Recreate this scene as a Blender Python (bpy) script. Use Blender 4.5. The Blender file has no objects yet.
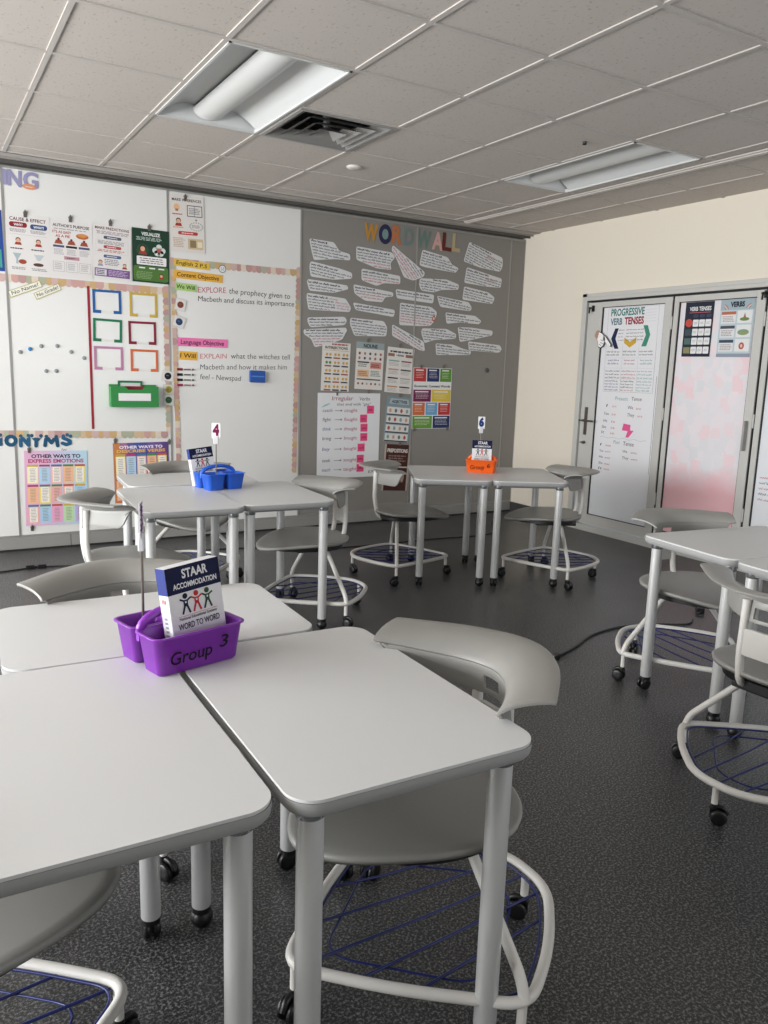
import bpy, math, random
from mathutils import Matrix, Vector
random.seed(7)
SC = bpy.context.scene
COL = SC.collection
PI = math.pi
# measured layout of the flat things on the walls (metres on the wall plane: along, up, width, height, tilt)
W = {'adject': (3.2553, 0.955, 0.2781, 0.418, -4.3036),
 'author': (0.4365, 2.192, 0.289, 0.3892, -0.7108),
 'bluep': (-0.1365, 2.2032, 0.252, 0.4057, 0.6926),
 'borders': {'lbot': (-0.471, 0.902, 1.103, 0.872),
             'lright': (1.131, 1.985, 1.139, 0.859),
             'ltop': (-0.405, 1.989, 1.131, 1.978),
             'mleft': (1.15, 2.202, 1.174, 0.56),
             'mright': (2.252, 2.227, 2.227, 0.503),
             'mtop': (1.166, 2.204, 2.243, 2.21)},
 'c1': (1.2245, 1.8582, 0.0833, 0.091, -11.3489),
 'c2': (1.2125, 1.7285, 0.0912, 0.0855, -19.2307),
 'c3': (1.1167, 1.3073, 0.0915, 0.0776, -8.4843),
 'c4': (1.121, 1.2023, 0.0872, 0.0775, -2.506),
 'c5': (1.1195, 1.1202, 0.0873, 0.0865, -3.1258),
 'cause': (0.15, 2.1972, 0.2851, 0.3999, -1.0386),
 'chart': (2.7422, 0.8132, 0.6335, 0.7616, 0.1163),
 'clips': [(0.138, 2.408), (0.435, 2.41), (0.712, 2.415), (0.995, 2.412), (1.273, 2.663)],
 'cont': (1.3733, 2.084, 0.3896, 0.0613, -1.3742),
 'context': (3.6295, 1.1535, 0.4377, 0.5713, 0.1818),
 'emotions': (0.2675, 0.4597, 0.4382, 0.5616, -1.1378),
 'eng': (1.3213, 2.17, 0.2815, 0.0533, -2.8336),
 'eraser': (1.8582, 1.3202, 0.1326, 0.0985, -1.0431),
 'fblue': (0.672, 1.843, 0.205, 0.17, 0.2219),
 'fgreen': (0.6707, 1.6338, 0.2095, 0.1686, -1.4133),
 'forange': (0.938, 1.421, 0.209, 0.167, -0.1371),
 'fpink': (0.6718, 1.4293, 0.2115, 0.1746, -0.4286),
 'fred': (0.9275, 1.6277, 0.208, 0.1725, 0.3443),
 'fyel': (0.94, 1.8375, 0.207, 0.178, -0.1384),
 'gclips': [(2.916, 1.666), (3.254, 1.636), (2.615, 1.193), (2.935, 1.215), (3.272, 1.183), (3.493, 1.454), (3.754, 1.462), (3.441, 0.866), (3.822, 0.871), (3.29, 0.736)],
 'inference': (1.288, 2.464, 0.266, 0.4141, 1.2303),
 'ing': [('D', -0.066, 2.571, 0.062, 0.11), ('I', -0.005, 2.576, 0.038, 0.111), ('N', 0.036, 2.572, 0.092, 0.118), ('G', 0.133, 2.573, 0.104, 0.118)],
 'interj': (2.5962, 1.42, 0.2769, 0.42, -1.4834),
 'iwill': (1.281, 1.4695, 0.1452, 0.066, -1.816),
 'lang': (1.403, 1.5757, 0.4091, 0.067, 0.0245),
 'magnets': [(0.062, 1.453), (0.128, 1.476), (0.203, 1.5), (0.311, 1.505), (0.406, 1.466), (0.495, 1.425), (0.229, 1.323), (0.297, 1.325)],
 'nograde': (0.2627, 1.8867, 0.1894, 0.0489, 25.821),
 'noname': (0.1155, 1.893, 0.2307, 0.0483, 23.2312),
 'notes': {'A': [(2.322, 2.473), (2.555, 2.465), (2.609, 2.399), (2.715, 2.383), (2.717, 2.33), (2.566, 2.328), (2.368, 2.301), (2.341, 2.391)],
           'B': [(2.339, 2.291), (2.612, 2.256), (2.738, 2.229), (2.739, 2.18), (2.561, 2.157), (2.341, 2.165), (2.327, 2.249)],
           'C': [(2.316, 2.143), (2.501, 2.134), (2.695, 2.119), (2.705, 2.089), (2.564, 2.048), (2.33, 2.049), (2.307, 2.122)],
           'D': [(2.309, 2.03), (2.68, 2.008), (2.736, 1.934), (2.724, 1.896), (2.324, 1.892), (2.305, 1.996)],
           'E': [(2.316, 1.827), (2.675, 1.854), (2.699, 1.823), (2.677, 1.783), (2.343, 1.746), (2.317, 1.793)],
           'F': [(2.279, 1.727), (2.686, 1.762), (2.701, 1.741), (2.653, 1.657), (2.537, 1.62), (2.389, 1.579), (2.353, 1.651), (2.284, 1.685)],
           'G': [(2.773, 2.456), (3.136, 2.438), (3.172, 2.401), (3.121, 2.346), (3.136, 2.289), (2.984, 2.289), (2.776, 2.344)],
           'H': [(2.83, 2.275), (3.23, 2.244), (3.233, 2.173), (3.061, 2.169), (2.989, 2.139), (2.833, 2.176)],
           'I': [(2.752, 2.135), (3.161, 2.096), (3.163, 2.06), (3.077, 2.049), (3.054, 2.002), (2.874, 2.004), (2.766, 2.057)],
           'J': [(2.751, 1.981), (3.186, 1.944), (3.176, 1.881), (2.782, 1.918)],
           'K': [(2.731, 1.85), (3.073, 1.839), (3.111, 1.784), (3.102, 1.706), (2.776, 1.696), (2.727, 1.794)],
           'L': [(3.14, 2.503), (3.494, 2.298), (3.483, 2.26), (3.37, 2.215), (3.268, 2.237), (3.181, 2.392), (3.129, 2.457)],
           'M': [(3.185, 2.128), (3.607, 2.108), (3.598, 2.028), (3.201, 2.048)],
           'N': [(3.238, 2.013), (3.578, 1.996), (3.648, 1.955), (3.629, 1.881), (3.576, 1.824), (3.442, 1.816), (3.236, 1.814)],
           'O': [(3.16, 1.818), (3.51, 1.678), (3.528, 1.592), (3.475, 1.596), (3.164, 1.714)],
           'P': [(3.458, 2.496), (3.743, 2.455), (3.791, 2.396), (3.875, 2.368), (3.84, 2.324), (3.487, 2.345), (3.43, 2.357)],
           'Q': [(3.442, 2.243), (3.739, 2.256), (3.884, 2.221), (3.879, 2.173), (3.685, 2.158), (3.599, 2.128), (3.461, 2.135), (3.435, 2.185)],
           'R': [(3.981, 2.619), (4.388, 2.511), (4.394, 2.432), (4.365, 2.379), (4.126, 2.396), (3.924, 2.437)],
           'S': [(3.965, 2.388), (4.394, 2.316), (4.384, 2.23), (4.2, 2.228), (3.943, 2.243)],
           'T': [(3.945, 2.211), (4.236, 2.176), (4.319, 2.133), (4.291, 2.069), (3.93, 2.087)],
           'U': [(3.637, 2.102), (4.008, 2.068), (4.05, 2.017), (4.028, 1.985), (3.679, 2.004)],
           'V': [(3.741, 1.958), (4.093, 1.946), (4.172, 1.902), (4.145, 1.87), (3.912, 1.875), (3.761, 1.854)],
           'W': [(3.484, 1.798), (3.764, 1.807), (3.88, 1.764), (3.875, 1.721), (3.621, 1.698), (3.52, 1.663), (3.479, 1.756)],
           'X': [(3.891, 1.831), (4.053, 1.834), (4.317, 1.817), (4.312, 1.773), (4.014, 1.709), (3.923, 1.693)],
           'Y': [(4.023, 1.704), (4.416, 1.683), (4.444, 1.64), (4.405, 1.609), (4.036, 1.618)],
           'Z': [(3.644, 1.669), (3.848, 1.665), (3.957, 1.633), (4.067, 1.613), (4.054, 1.575), (3.657, 1.561)]},
 'nouns': (2.9373, 1.4367, 0.2861, 0.4165, -2.0257),
 'onyms': [('N', -0.166, 0.784, 0.084, 0.089), ('O', -0.076, 0.775, 0.092, 0.093), ('N', 0.02, 0.773, 0.083, 0.094), ('Y', 0.096, 0.771, 0.089, 0.095), ('M', 0.181, 0.769, 0.121, 0.096),
           ('S', 0.302, 0.774, 0.092, 0.096)],
 'pclips': [(0.089, 0.756), (0.083, 0.173), (0.701, 0.811), (1.117, 0.796)],
 'pinksheet': (-0.5785, 1.1852, 0.6818, 1.7365, 2.0253),
 'predict': (0.7195, 2.201, 0.2753, 0.3881, -1.8399),
 'prepos': (3.254, 0.5045, 0.2867, 0.4371, -3.844),
 'prog': (-1.3933, 1.2342, 0.6587, 1.5765, 1.6997),
 'r': {'hand': (-1.811, 1.781), 'handle': (-1.833, 1.05), 'handle2': (-0.117, 1.031), 'hinge': (-0.988, 0.734), 'hook': (-1.826, 1.973), 'hook2': (-0.164, 1.989)},
 'redtape': (0.542, 1.947, 0.542, 0.898),
 'tenses': (3.2563, 1.405, 0.29, 0.4092, -3.6053),
 'texts': {'explain': ('EXPLAIN', 1.378, 1.451, 1.602, 1.459, 0.047),
           'explore': ('EXPLORE', 1.367, 1.962, 1.597, 1.975, 0.053),
           'feel': ('feel - Newspad', 1.376, 1.289, 1.722, 1.28, 0.052),
           'mac': ('Macbeth and discuss its importance', 1.366, 1.897, 2.192, 1.909, 0.05),
           'mac2': ('Macbeth and how it makes him', 1.377, 1.365, 2.133, 1.385, 0.051),
           'proph': ('the prophecy given to', 1.622, 1.973, 2.155, 1.968, 0.054),
           'what': ('what the witches tell', 1.636, 1.46, 2.16, 1.469, 0.052)},
 'tray': (0.844, 1.1522, 0.3555, 0.1686, -1.062),
 'vb': (-0.4015, 1.7977, 0.285, 0.4306, -0.0814),
 'verbsp': (0.8992, 0.5535, 0.4276, 0.4702, 0.7433),
 'visualize': (1.0035, 2.2, 0.2781, 0.39, -0.6917),
 'vt': (-0.7332, 1.794, 0.2596, 0.4182, 1.6709),
 'wewill': (1.2705, 1.9943, 0.1701, 0.0578, -2.2321),
 'wordwall': [('W', 2.844, 2.506, 0.146, 0.165), ('O', 2.991, 2.496, 0.133, 0.184), ('R', 3.129, 2.506, 0.11, 0.178), ('D', 3.25, 2.506, 0.111, 0.174), ('W', 3.389, 2.503, 0.163, 0.172),
              ('A', 3.558, 2.502, 0.128, 0.174), ('L', 3.67, 2.505, 0.112, 0.175), ('L', 3.783, 2.507, 0.097, 0.177)]}

YB, XR, H = 2.83, 4.67, 2.745

# ------------------------------------------------------------------ materials
def lin(h):
    h = h.lstrip('#')
    c = [int(h[i:i+2], 16) / 255 for i in (0, 2, 4)]
    return tuple(x / 12.92 if x <= .04045 else ((x + .055) / 1.055) ** 2.4 for x in c) + (1,)

MC = {}
def mat(name, hexc, rough=.6, metal=0., spec=.5, noise=0., nscale=30., bump=0., coat=0.):
    if name in MC: return MC[name]
    m = bpy.data.materials.new(name); m.use_nodes = True
    nt = m.node_tree; b = nt.nodes['Principled BSDF']
    b.inputs['Base Color'].default_value = lin(hexc)
    b.inputs['Roughness'].default_value = rough
    b.inputs['Metallic'].default_value = metal
    b.inputs['Specular IOR Level'].default_value = spec
    b.inputs['Coat Weight'].default_value = coat
    if noise or bump:
        tc = nt.nodes.new('ShaderNodeTexCoord'); n = nt.nodes.new('ShaderNodeTexNoise')
        n.inputs['Scale'].default_value = nscale; n.inputs['Detail'].default_value = 4
        nt.links.new(tc.outputs['Object'], n.inputs['Vector'])
        if noise:
            mx = nt.nodes.new('ShaderNodeMix'); mx.data_type = 'RGBA'
            c = lin(hexc)
            mx.inputs[6].default_value = tuple(x * (1 - noise) for x in c[:3]) + (1,)
            mx.inputs[7].default_value = tuple(min(1, x * (1 + noise)) for x in c[:3]) + (1,)
            nt.links.new(n.outputs['Fac'], mx.inputs[0]); nt.links.new(mx.outputs[2], b.inputs['Base Color'])
        if bump:
            bp = nt.nodes.new('ShaderNodeBump'); bp.inputs['Strength'].default_value = bump; bp.inputs['Distance'].default_value = .002
            nt.links.new(n.outputs['Fac'], bp.inputs['Height']); nt.links.new(bp.outputs['Normal'], b.inputs['Normal'])
    MC[name] = m
    return m
def ink(hexc):
    h = hexc.lstrip('#'); c = [int(h[i:i+2], 16) for i in (0, 2, 4)]; l = sum(c)/3
    hexc = '#%02x%02x%02x' % tuple(int(min(255, max(0, l+(x-l)*.84))) for x in c)
    return mat('ink_' + hexc.lstrip('#'), hexc, .75, spec=.25)

def floor_material():
    m = bpy.data.materials.new('speckled_rubber_floor'); m.use_nodes = True
    nt = m.node_tree; b = nt.nodes['Principled BSDF']; L = nt.links.new
    tc = nt.nodes.new('ShaderNodeTexCoord')
    n = nt.nodes.new('ShaderNodeTexNoise'); n.inputs['Scale'].default_value = 140; n.inputs['Detail'].default_value = 3; n.inputs['Roughness'].default_value = .7
    L(tc.outputs['Object'], n.inputs['Vector'])
    cr = nt.nodes.new('ShaderNodeValToRGB'); cr.color_ramp.elements[0].position = .48; cr.color_ramp.elements[1].position = .70
    cr.color_ramp.elements[0].color = lin('#1b1c1d'); cr.color_ramp.elements[1].color = lin('#8a8a8a')
    L(n.outputs['Fac'], cr.inputs[0])
    n2 = nt.nodes.new('ShaderNodeTexNoise'); n2.inputs['Scale'].default_value = 3; L(tc.outputs['Object'], n2.inputs['Vector'])
    # tile joints, 0.61 m apart
    sx = nt.nodes.new('ShaderNodeSeparateXYZ'); L(tc.outputs['Object'], sx.inputs[0])
    outs = []
    for ax, off in ((0, .12), (1, 1.75)):
        a = nt.nodes.new('ShaderNodeMath'); a.operation = 'ADD'; a.inputs[1].default_value = off + 6.1; L(sx.outputs[ax], a.inputs[0])
        d = nt.nodes.new('ShaderNodeMath'); d.operation = 'MODULO'; d.inputs[1].default_value = .61; L(a.outputs[0], d.inputs[0])
        c = nt.nodes.new('ShaderNodeMath'); c.operation = 'LESS_THAN'; c.inputs[1].default_value = .0022; L(d.outputs[0], c.inputs[0])
        outs.append(c)
    mxx = nt.nodes.new('ShaderNodeMath'); mxx.operation = 'MAXIMUM'; L(outs[0].outputs[0], mxx.inputs[0]); L(outs[1].outputs[0], mxx.inputs[1])
    mu = nt.nodes.new('ShaderNodeMath'); mu.operation = 'MULTIPLY'; mu.inputs[1].default_value = .35; L(mxx.outputs[0], mu.inputs[0])
    mx = nt.nodes.new('ShaderNodeMix'); mx.data_type = 'RGBA'; mx.inputs[7].default_value = lin('#6b6b6b')
    L(mu.outputs[0], mx.inputs[0]); L(cr.outputs[0], mx.inputs[6]); L(mx.outputs[2], b.inputs['Base Color'])
    mr = nt.nodes.new('ShaderNodeMapRange'); mr.inputs[3].default_value = .34; mr.inputs[4].default_value = .46
    L(n2.outputs['Fac'], mr.inputs[0]); L(mr.outputs[0], b.inputs['Roughness'])
    bp = nt.nodes.new('ShaderNodeBump'); bp.inputs['Strength'].default_value = .0; bp.inputs['Distance'].default_value = .0005
    L(n.outputs['Fac'], bp.inputs['Height']); L(bp.outputs['Normal'], b.inputs['Normal'])
    b.inputs['Specular IOR Level'].default_value = .6
    return m

def tile_material():
    m = bpy.data.materials.new('mineral_fibre_tile'); m.use_nodes = True
    nt = m.node_tree; b = nt.nodes['Principled BSDF']; L = nt.links.new
    tc = nt.nodes.new('ShaderNodeTexCoord')
    n = nt.nodes.new('ShaderNodeTexNoise'); n.inputs['Scale'].default_value = 85; n.inputs['Detail'].default_value = 2
    mp = nt.nodes.new('ShaderNodeMapping'); mp.inputs['Scale'].default_value = (1, .55, 1)
    L(tc.outputs['Object'], mp.inputs[0]); L(mp.outputs[0], n.inputs['Vector'])
    cr = nt.nodes.new('ShaderNodeValToRGB')
    e = cr.color_ramp.elements; e[0].position = .30; e[0].color = lin('#aba49e'); e[1].position = .38; e[1].color = lin('#c3bcb5')
    L(n.outputs['Fac'], cr.inputs[0]); L(cr.outputs[0], b.inputs['Base Color'])
    bp = nt.nodes.new('ShaderNodeBump'); bp.inputs['Strength'].default_value = .5; bp.inputs['Distance'].default_value = .003
    L(cr.outputs[0], bp.inputs['Height']); L(bp.outputs['Normal'], b.inputs['Normal'])
    b.inputs['Roughness'].default_value = .95; b.inputs['Specular IOR Level'].default_value = .15
    return m

def patch_material():
    """Translucent backing paper with pale pink notes showing through it."""
    m = bpy.data.materials.new('pink_mottled_paper'); m.use_nodes = True
    nt = m.node_tree; b = nt.nodes['Principled BSDF']; L = nt.links.new
    tc = nt.nodes.new('ShaderNodeTexCoord'); mp = nt.nodes.new('ShaderNodeMapping'); mp.inputs['Scale'].default_value = (1, 1, .8)
    v = nt.nodes.new('ShaderNodeTexVoronoi'); v.distance = 'CHEBYCHEV'; v.inputs['Scale'].default_value = 13
    L(tc.outputs['Object'], mp.inputs[0]); L(mp.outputs[0], v.inputs['Vector'])
    sp = nt.nodes.new('ShaderNodeSeparateColor'); L(v.outputs['Color'], sp.inputs[0])
    cr = nt.nodes.new('ShaderNodeValToRGB'); e = cr.color_ramp.elements
    e[0].position = 0; e[0].color = lin('#dcdce0'); e[1].position = 1; e[1].color = lin('#ecd0d5')
    x = e.new(.62); x.color = lin('#e6e0e4')
    L(sp.outputs[0], cr.inputs[0])
    n = nt.nodes.new('ShaderNodeTexNoise'); n.inputs['Scale'].default_value = 5; L(tc.outputs['Object'], n.inputs['Vector'])
    sz = nt.nodes.new('ShaderNodeSeparateXYZ'); L(tc.outputs['Object'], sz.inputs[0])
    mr = nt.nodes.new('ShaderNodeMapRange'); mr.inputs[1].default_value = .58; mr.inputs[2].default_value = .76; mr.inputs[3].default_value = 1; mr.inputs[4].default_value = 0
    ad = nt.nodes.new('ShaderNodeMath'); ad.operation = 'MULTIPLY_ADD'; ad.inputs[1].default_value = .25
    L(n.outputs['Fac'], ad.inputs[0]); L(sz.outputs[2], ad.inputs[2]); 
    sb = nt.nodes.new('ShaderNodeMath'); sb.operation = 'SUBTRACT'; sb.inputs[1].default_value = .1; L(ad.outputs[0], sb.inputs[0]); L(sb.outputs[0], mr.inputs[0])
    mx = nt.nodes.new('ShaderNodeMix'); mx.data_type = 'RGBA'; mx.inputs[7].default_value = lin('#eab9bf')
    L(mr.outputs[0], mx.inputs[0]); L(cr.outputs[0], mx.inputs[6]); L(mx.outputs[2], b.inputs['Base Color'])
    b.inputs['Roughness'].default_value = .5
    return m

LAM = mat('table_laminate', '#cccdcd', .42, noise=.012, nscale=300)
EDGE = mat('grey_table_edge', '#9b9c9b', .5)
LEG = mat('silver_painted_steel', '#d2d3d2', .3, metal=.3)
CHROME = mat('polished_collar', '#c9ccce', .18, metal=.9)
SHELL = mat('warm_grey_plastic', '#8d8c88', .42, noise=.02, nscale=200)
FRAME = mat('light_grey_painted_tube', '#cfcdc8', .35)
PANEL = mat('pale_grey_plastic', '#bdbbb6', .45)
BLACK = mat('black_plastic', '#0d0d0e', .4)
WIRE = mat('navy_coated_wire', '#1a2560', .35)
STRUT = mat('underframe_steel', '#7c7e7e', .5)
WHITEB = mat('white_markerboard_enamel', '#dcdcd9', .22, noise=.008, nscale=4)
GREYP = mat('grey_fabric_panel', '#86837e', .85, noise=.05, nscale=500, bump=.15)
CREAM = mat('cream_wall_paint', '#e2dacb', .8, noise=.015, nscale=60)
ALU = mat('aluminium_trim', '#a3a29f', .4, metal=.5)
DOORP = mat('pale_grey_door_paint', '#c3c2bd', .4)
SEAL = mat('black_seal', '#1a1a1b', .6)
PAPER = mat('white_paper', '#e2e2e2', .6)
STEEL = mat('steel_clip', '#77716a', .35, metal=.8)

# ------------------------------------------------------------------ mesh builder
class MB:
    def __init__(self, T=None):
        self.v, self.f, self.m, self.s, self.mats = [], [], [], [], []
        self.T = T or Matrix()
    def mi(self, m):
        if m not in self.mats: self.mats.append(m)
        return self.mats.index(m)
    def add(self, vs, fs, m, smooth=False, T=None):
        n = len(self.v); M = self.T @ T if T is not None else self.T
        self.v += [tuple(M @ Vector(p)) for p in vs]; k = self.mi(m)
        for f in fs: self.f.append([i + n for i in f]); self.m.append(k); self.s.append(smooth)
    def box(self, x0, x1, y0, y1, z0, z1, m, bev=0., T=None):
        if bev <= 0:
            vs = [(x, y, z) for z in (z0, z1) for y in (y0, y1) for x in (x0, x1)]
            self.add(vs, [(0,2,3,1),(4,5,7,6),(0,1,5,4),(2,6,7,3),(0,4,6,2),(1,3,7,5)], m, False, T); return
        b = bev
        def ring(z, i):
            return [(x0+i,y0,z),(x1-i,y0,z),(x1,y0+i,z),(x1,y1-i,z),(x1-i,y1,z),(x0+i,y1,z),(x0,y1-i,z),(x0,y0+i,z)]
        def inner(z): return [(x0+b,y0+b*.35,z),(x1-b,y0+b*.35,z),(x1-b*.35,y0+b,z),(x1-b*.35,y1-b,z),(x1-b,y1-b*.35,z),(x0+b,y1-b*.35,z),(x0+b*.35,y1-b,z),(x0+b*.35,y0+b,z)]
        vs = inner(z0) + ring(z0+b, b) + ring(z1-b, b) + inner(z1)
        fs = [tuple(range(7, -1, -1)), tuple(range(24, 32))]
        for r in range(3):
            for i in range(8): j = (i+1) % 8; fs.append((r*8+i, r*8+j, r*8+8+j, r*8+8+i))
        self.add(vs, fs, m, False, T)
    def prism(self, pts, z0, z1, m, smooth=False, T=None):
        n = len(pts)
        vs = [(x, y, z0) for x, y in pts] + [(x, y, z1) for x, y in pts]
        self.add(vs, [tuple(range(n-1, -1, -1)), tuple(range(n, 2*n))] , m, False, T)
        self.add(vs, [(i, (i+1) % n, n+(i+1) % n, n+i) for i in range(n)], m, smooth, T)
    def cyl(self, p0, p1, r, m, n=20, r1=None, caps=True):
        p0, p1 = Vector(p0), Vector(p1); a = (p1-p0).normalized()
        u = a.orthogonal().normalized(); w = a.cross(u); r1 = r if r1 is None else r1
        vs = [p0 + (u*math.cos(t)+w*math.sin(t))*r for t in [2*PI*i/n for i in range(n)]] + [p1 + (u*math.cos(t)+w*math.sin(t))*r1 for t in [2*PI*i/n for i in range(n)]]
        self.add(vs, [(i, (i+1) % n, n+(i+1) % n, n+i) for i in range(n)], m, True)
        if caps: self.add(vs, [tuple(range(n-1, -1, -1)), tuple(range(n, 2*n))], m)
    def lathe(self, prof, m, n=20, c=(0,0,0), axis='z'):
        vs = []
        for r, z in prof:
            for i in range(n):
                t = 2*PI*i/n; p = (r*math.cos(t), r*math.sin(t), z)
                if axis == 'x': p = (p[2], p[0], p[1])
                if axis == 'y': p = (p[1], p[2], p[0])
                vs.append((p[0]+c[0], p[1]+c[1], p[2]+c[2]))
        fs = [(k*n+i, k*n+(i+1) % n, (k+1)*n+(i+1) % n, (k+1)*n+i) for k in range(len(prof)-1) for i in range(n)]
        self.add(vs, fs, m, True)
        self.add(vs, [tuple(range(n-1, -1, -1)), tuple(range((len(prof)-1)*n, len(prof)*n))], m)
    def tube(self, pts, r, m, closed=False, n=10, flat=1.):
        pts = [Vector(p) for p in pts]; N = len(pts); vs = []
        def tan(i):
            a = pts[(i-1) % N] if closed or i > 0 else pts[i]; b = pts[(i+1) % N] if closed or i < N-1 else pts[i]
            return (b-a).normalized()
        u = tan(0).orthogonal().normalized()
        if abs(tan(0).z) < .9: u = (Vector((0,0,1)) - tan(0)*tan(0).z).normalized()
        for i in range(N):
            t = tan(i); u = (u - t*u.dot(t)).normalized(); w = t.cross(u)
            vs += [pts[i] + u*math.cos(2*PI*k/n)*r + w*math.sin(2*PI*k/n)*r*flat for k in range(n)]
        fs = []
        for i in range(N if closed else N-1):
            j = (i+1) % N
            fs += [(i*n+k, i*n+(k+1) % n, j*n+(k+1) % n, j*n+k) for k in range(n)]
        self.add(vs, fs, m, True)
        if not closed: self.add(vs, [tuple(range(n-1, -1, -1)), tuple(range((N-1)*n, N*n))], m)
    # flat print on a sheet: local x right, y up, z out of the sheet
    def rect(self, x0, y0, x1, y1, m, z=0.): self.add([(x0,y0,z),(x1,y0,z),(x1,y1,z),(x0,y1,z)], [(0,1,2,3)], m)
    def poly(self, pts, m, z=0.): self.add([(x,y,z) for x, y in pts], [tuple(range(len(pts)))], m)
    def disc(self, x, y, rx, m, z=0., ry=None, n=18, a0=0., a1=2*PI):
        ry = rx if ry is None else ry
        self.poly([(x+rx*math.cos(a0+(a1-a0)*i/n), y+ry*math.sin(a0+(a1-a0)*i/n)) for i in range(n)], m, z)
    def line(self, x0, y0, x1, y1, w, m, z=0.):
        d = Vector((x1-x0, y1-y0)); 
        if d.length < 1e-6: return
        p = Vector((-d.y, d.x)).normalized()*w/2
        self.poly([(x0-p.x,y0-p.y),(x1-p.x,y1-p.y),(x1+p.x,y1+p.y),(x0+p.x,y0+p.y)], m, z)
    def frame(self, x0, y0, x1, y1, w, m, z=0.):
        self.rect(x0,y0,x1,y0+w,m,z); self.rect(x0,y1-w,x1,y1,m,z); self.rect(x0,y0+w,x0+w,y1-w,m,z); self.rect(x1-w,y0+w,x1,y1-w,m,z)
    def scrawl(self, x0, y0, x1, y1, h, m, z=0., w=None, rnd=random):
        """one row of handwriting-like strokes between two baseline points"""
        d = Vector((x1-x0, y1-y0)); L = d.length
        if L < h: return
        d /= L; q = Vector((-d.y, d.x)); w = w or h*.2; s = 0.; 
        while s < L - h*.6:
            wl = min(L-s, h*rnd.uniform(1.6, 4.2)); k = max(3, int(wl/(h*.42))); prev = None
            for i in range(k+1):
                a = s + wl*i/k; b = h*(.0 if i % 2 else rnd.choice((.62,.68,.75,1.05)))
                p = Vector((x0, y0)) + d*a + q*b
                if prev is not None: self.line(prev.x, prev.y, p.x, p.y, w, m, z)
                prev = p
            s += wl + h*.55
    def text(self, s, x, y, h, m, width=None, z=0., align='L', bold=0., ang=0., deep=0., shear=0.):
        cu = bpy.data.curves.new('t', 'FONT'); cu.body = s; cu.size = 1; cu.offset = bold; cu.extrude = deep/ h * .7 if deep else 0; cu.shear = shear; cu.resolution_u = 3
        ob = bpy.data.objects.new('t', cu); COL.objects.link(ob)
        dg = bpy.context.evaluated_depsgraph_get(); me = ob.evaluated_get(dg).to_mesh()
        vs = [v.co.copy() for v in me.vertices]; fs = [tuple(p.vertices) for p in me.polygons]
        ob.evaluated_get(dg).to_mesh_clear(); bpy.data.objects.remove(ob); bpy.data.curves.remove(cu)
        if not vs: return
        cap = .69 ; x0 = min(v.x for v in vs); x1 = max(v.x for v in vs)
        sy = h/cap; sx = sy if width is None else width/(x1-x0)
        wd = (x1-x0)*sx; off = 0 if align == 'L' else (-wd/2 if align == 'C' else -wd)
        ca, sa = math.cos(ang), math.sin(ang); zs = 1 if not deep else deep/(2*max(1e-6, max(v.z for v in vs)))
        out = []
        for v in vs:
            a = (v.x-x0)*sx+off; b = v.y*sy
            out.append((x+a*ca-b*sa, y+a*sa+b*ca, z+(v.z*zs+(deep/2 if deep else 0))))
        self.add(out, fs, m)
    def build(self, name, parent=None, loc=None, rz=None, mods=None):
        me = bpy.data.meshes.new(name)
        me.from_pydata(self.v, [], self.f); me.update()
        for m in self.mats: me.materials.append(m)
        me.polygons.foreach_set('material_index', self.m); me.polygons.foreach_set('use_smooth', self.s)
        o = bpy.data.objects.new(name, me); COL.objects.link(o)
        if parent is not None: o.parent = parent
        if loc is not None: o.location = loc
        if rz is not None: o.rotation_euler.z = rz
        return o

def tag(o, label, cat, group=None):
    o['label'] = label; o['category'] = cat
    if group: o['group'] = group
    elif 'group' in o: del o['group']
    return o
def struct(o): o['kind'] = 'structure'; return o
def empty(name, loc=(0,0,0), rz=0.):
    o = bpy.data.objects.new(name, None); COL.objects.link(o); o.location = loc; o.rotation_euler = (0, 0, rz); o.empty_display_size = .1
    return o
def copy_tree(o, parent=None):
    c = o.copy(); COL.objects.link(c)
    if parent is not None: c.parent = parent
    for ch in list(o.children): copy_tree(ch, c)
    return c
def fillet(pts, rad, closed=True, k=6):
    """round the corners of a polyline"""
    P = [Vector(p) for p in pts]; out = []; N = len(P)
    rads = rad if isinstance(rad, (list, tuple)) else [rad]*N
    for i in range(N):
        if not closed and i in (0, N-1): out.append(P[i]); continue
        a, b, c = P[i-1], P[i], P[(i+1) % N]
        u = (a-b); w = (c-b); r = min(rads[i], u.length*.49, w.length*.49)
        p0 = b+u.normalized()*r; p1 = b+w.normalized()*r
        for t in [j/k for j in range(k+1)]: out.append(p0*(1-t)**2 + b*2*t*(1-t) + p1*t*t)
    return out
def spline(pts, k=6, closed=False):
    P = [Vector(p) for p in pts]; N = len(P); out = []
    for i in range(N if closed else N-1):
        if closed: a, b, c, d = P[i-1], P[i], P[(i+1) % N], P[(i+2) % N]
        else: a, b, c, d = P[max(0, i-1)], P[i], P[i+1], P[min(N-1, i+2)]
        for j in range(k):
            t = j/k; out.append(.5*((2*b)+(c-a)*t+(2*a-5*b+4*c-d)*t*t+(3*b-a-3*c+d)*t**3))
    if not closed: out.append(P[-1])
    return out
def rrect(x0, y0, x1, y1, r, k=6):
    o = []
    for cx, cy, a in ((x1-r, y0+r, -PI/2), (x1-r, y1-r, 0), (x0+r, y1-r, PI/2), (x0+r, y0+r, PI)):
        o += [(cx+r*math.cos(a+PI/2*i/k), cy+r*math.sin(a+PI/2*i/k)) for i in range(k+1)]
    return o

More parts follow.
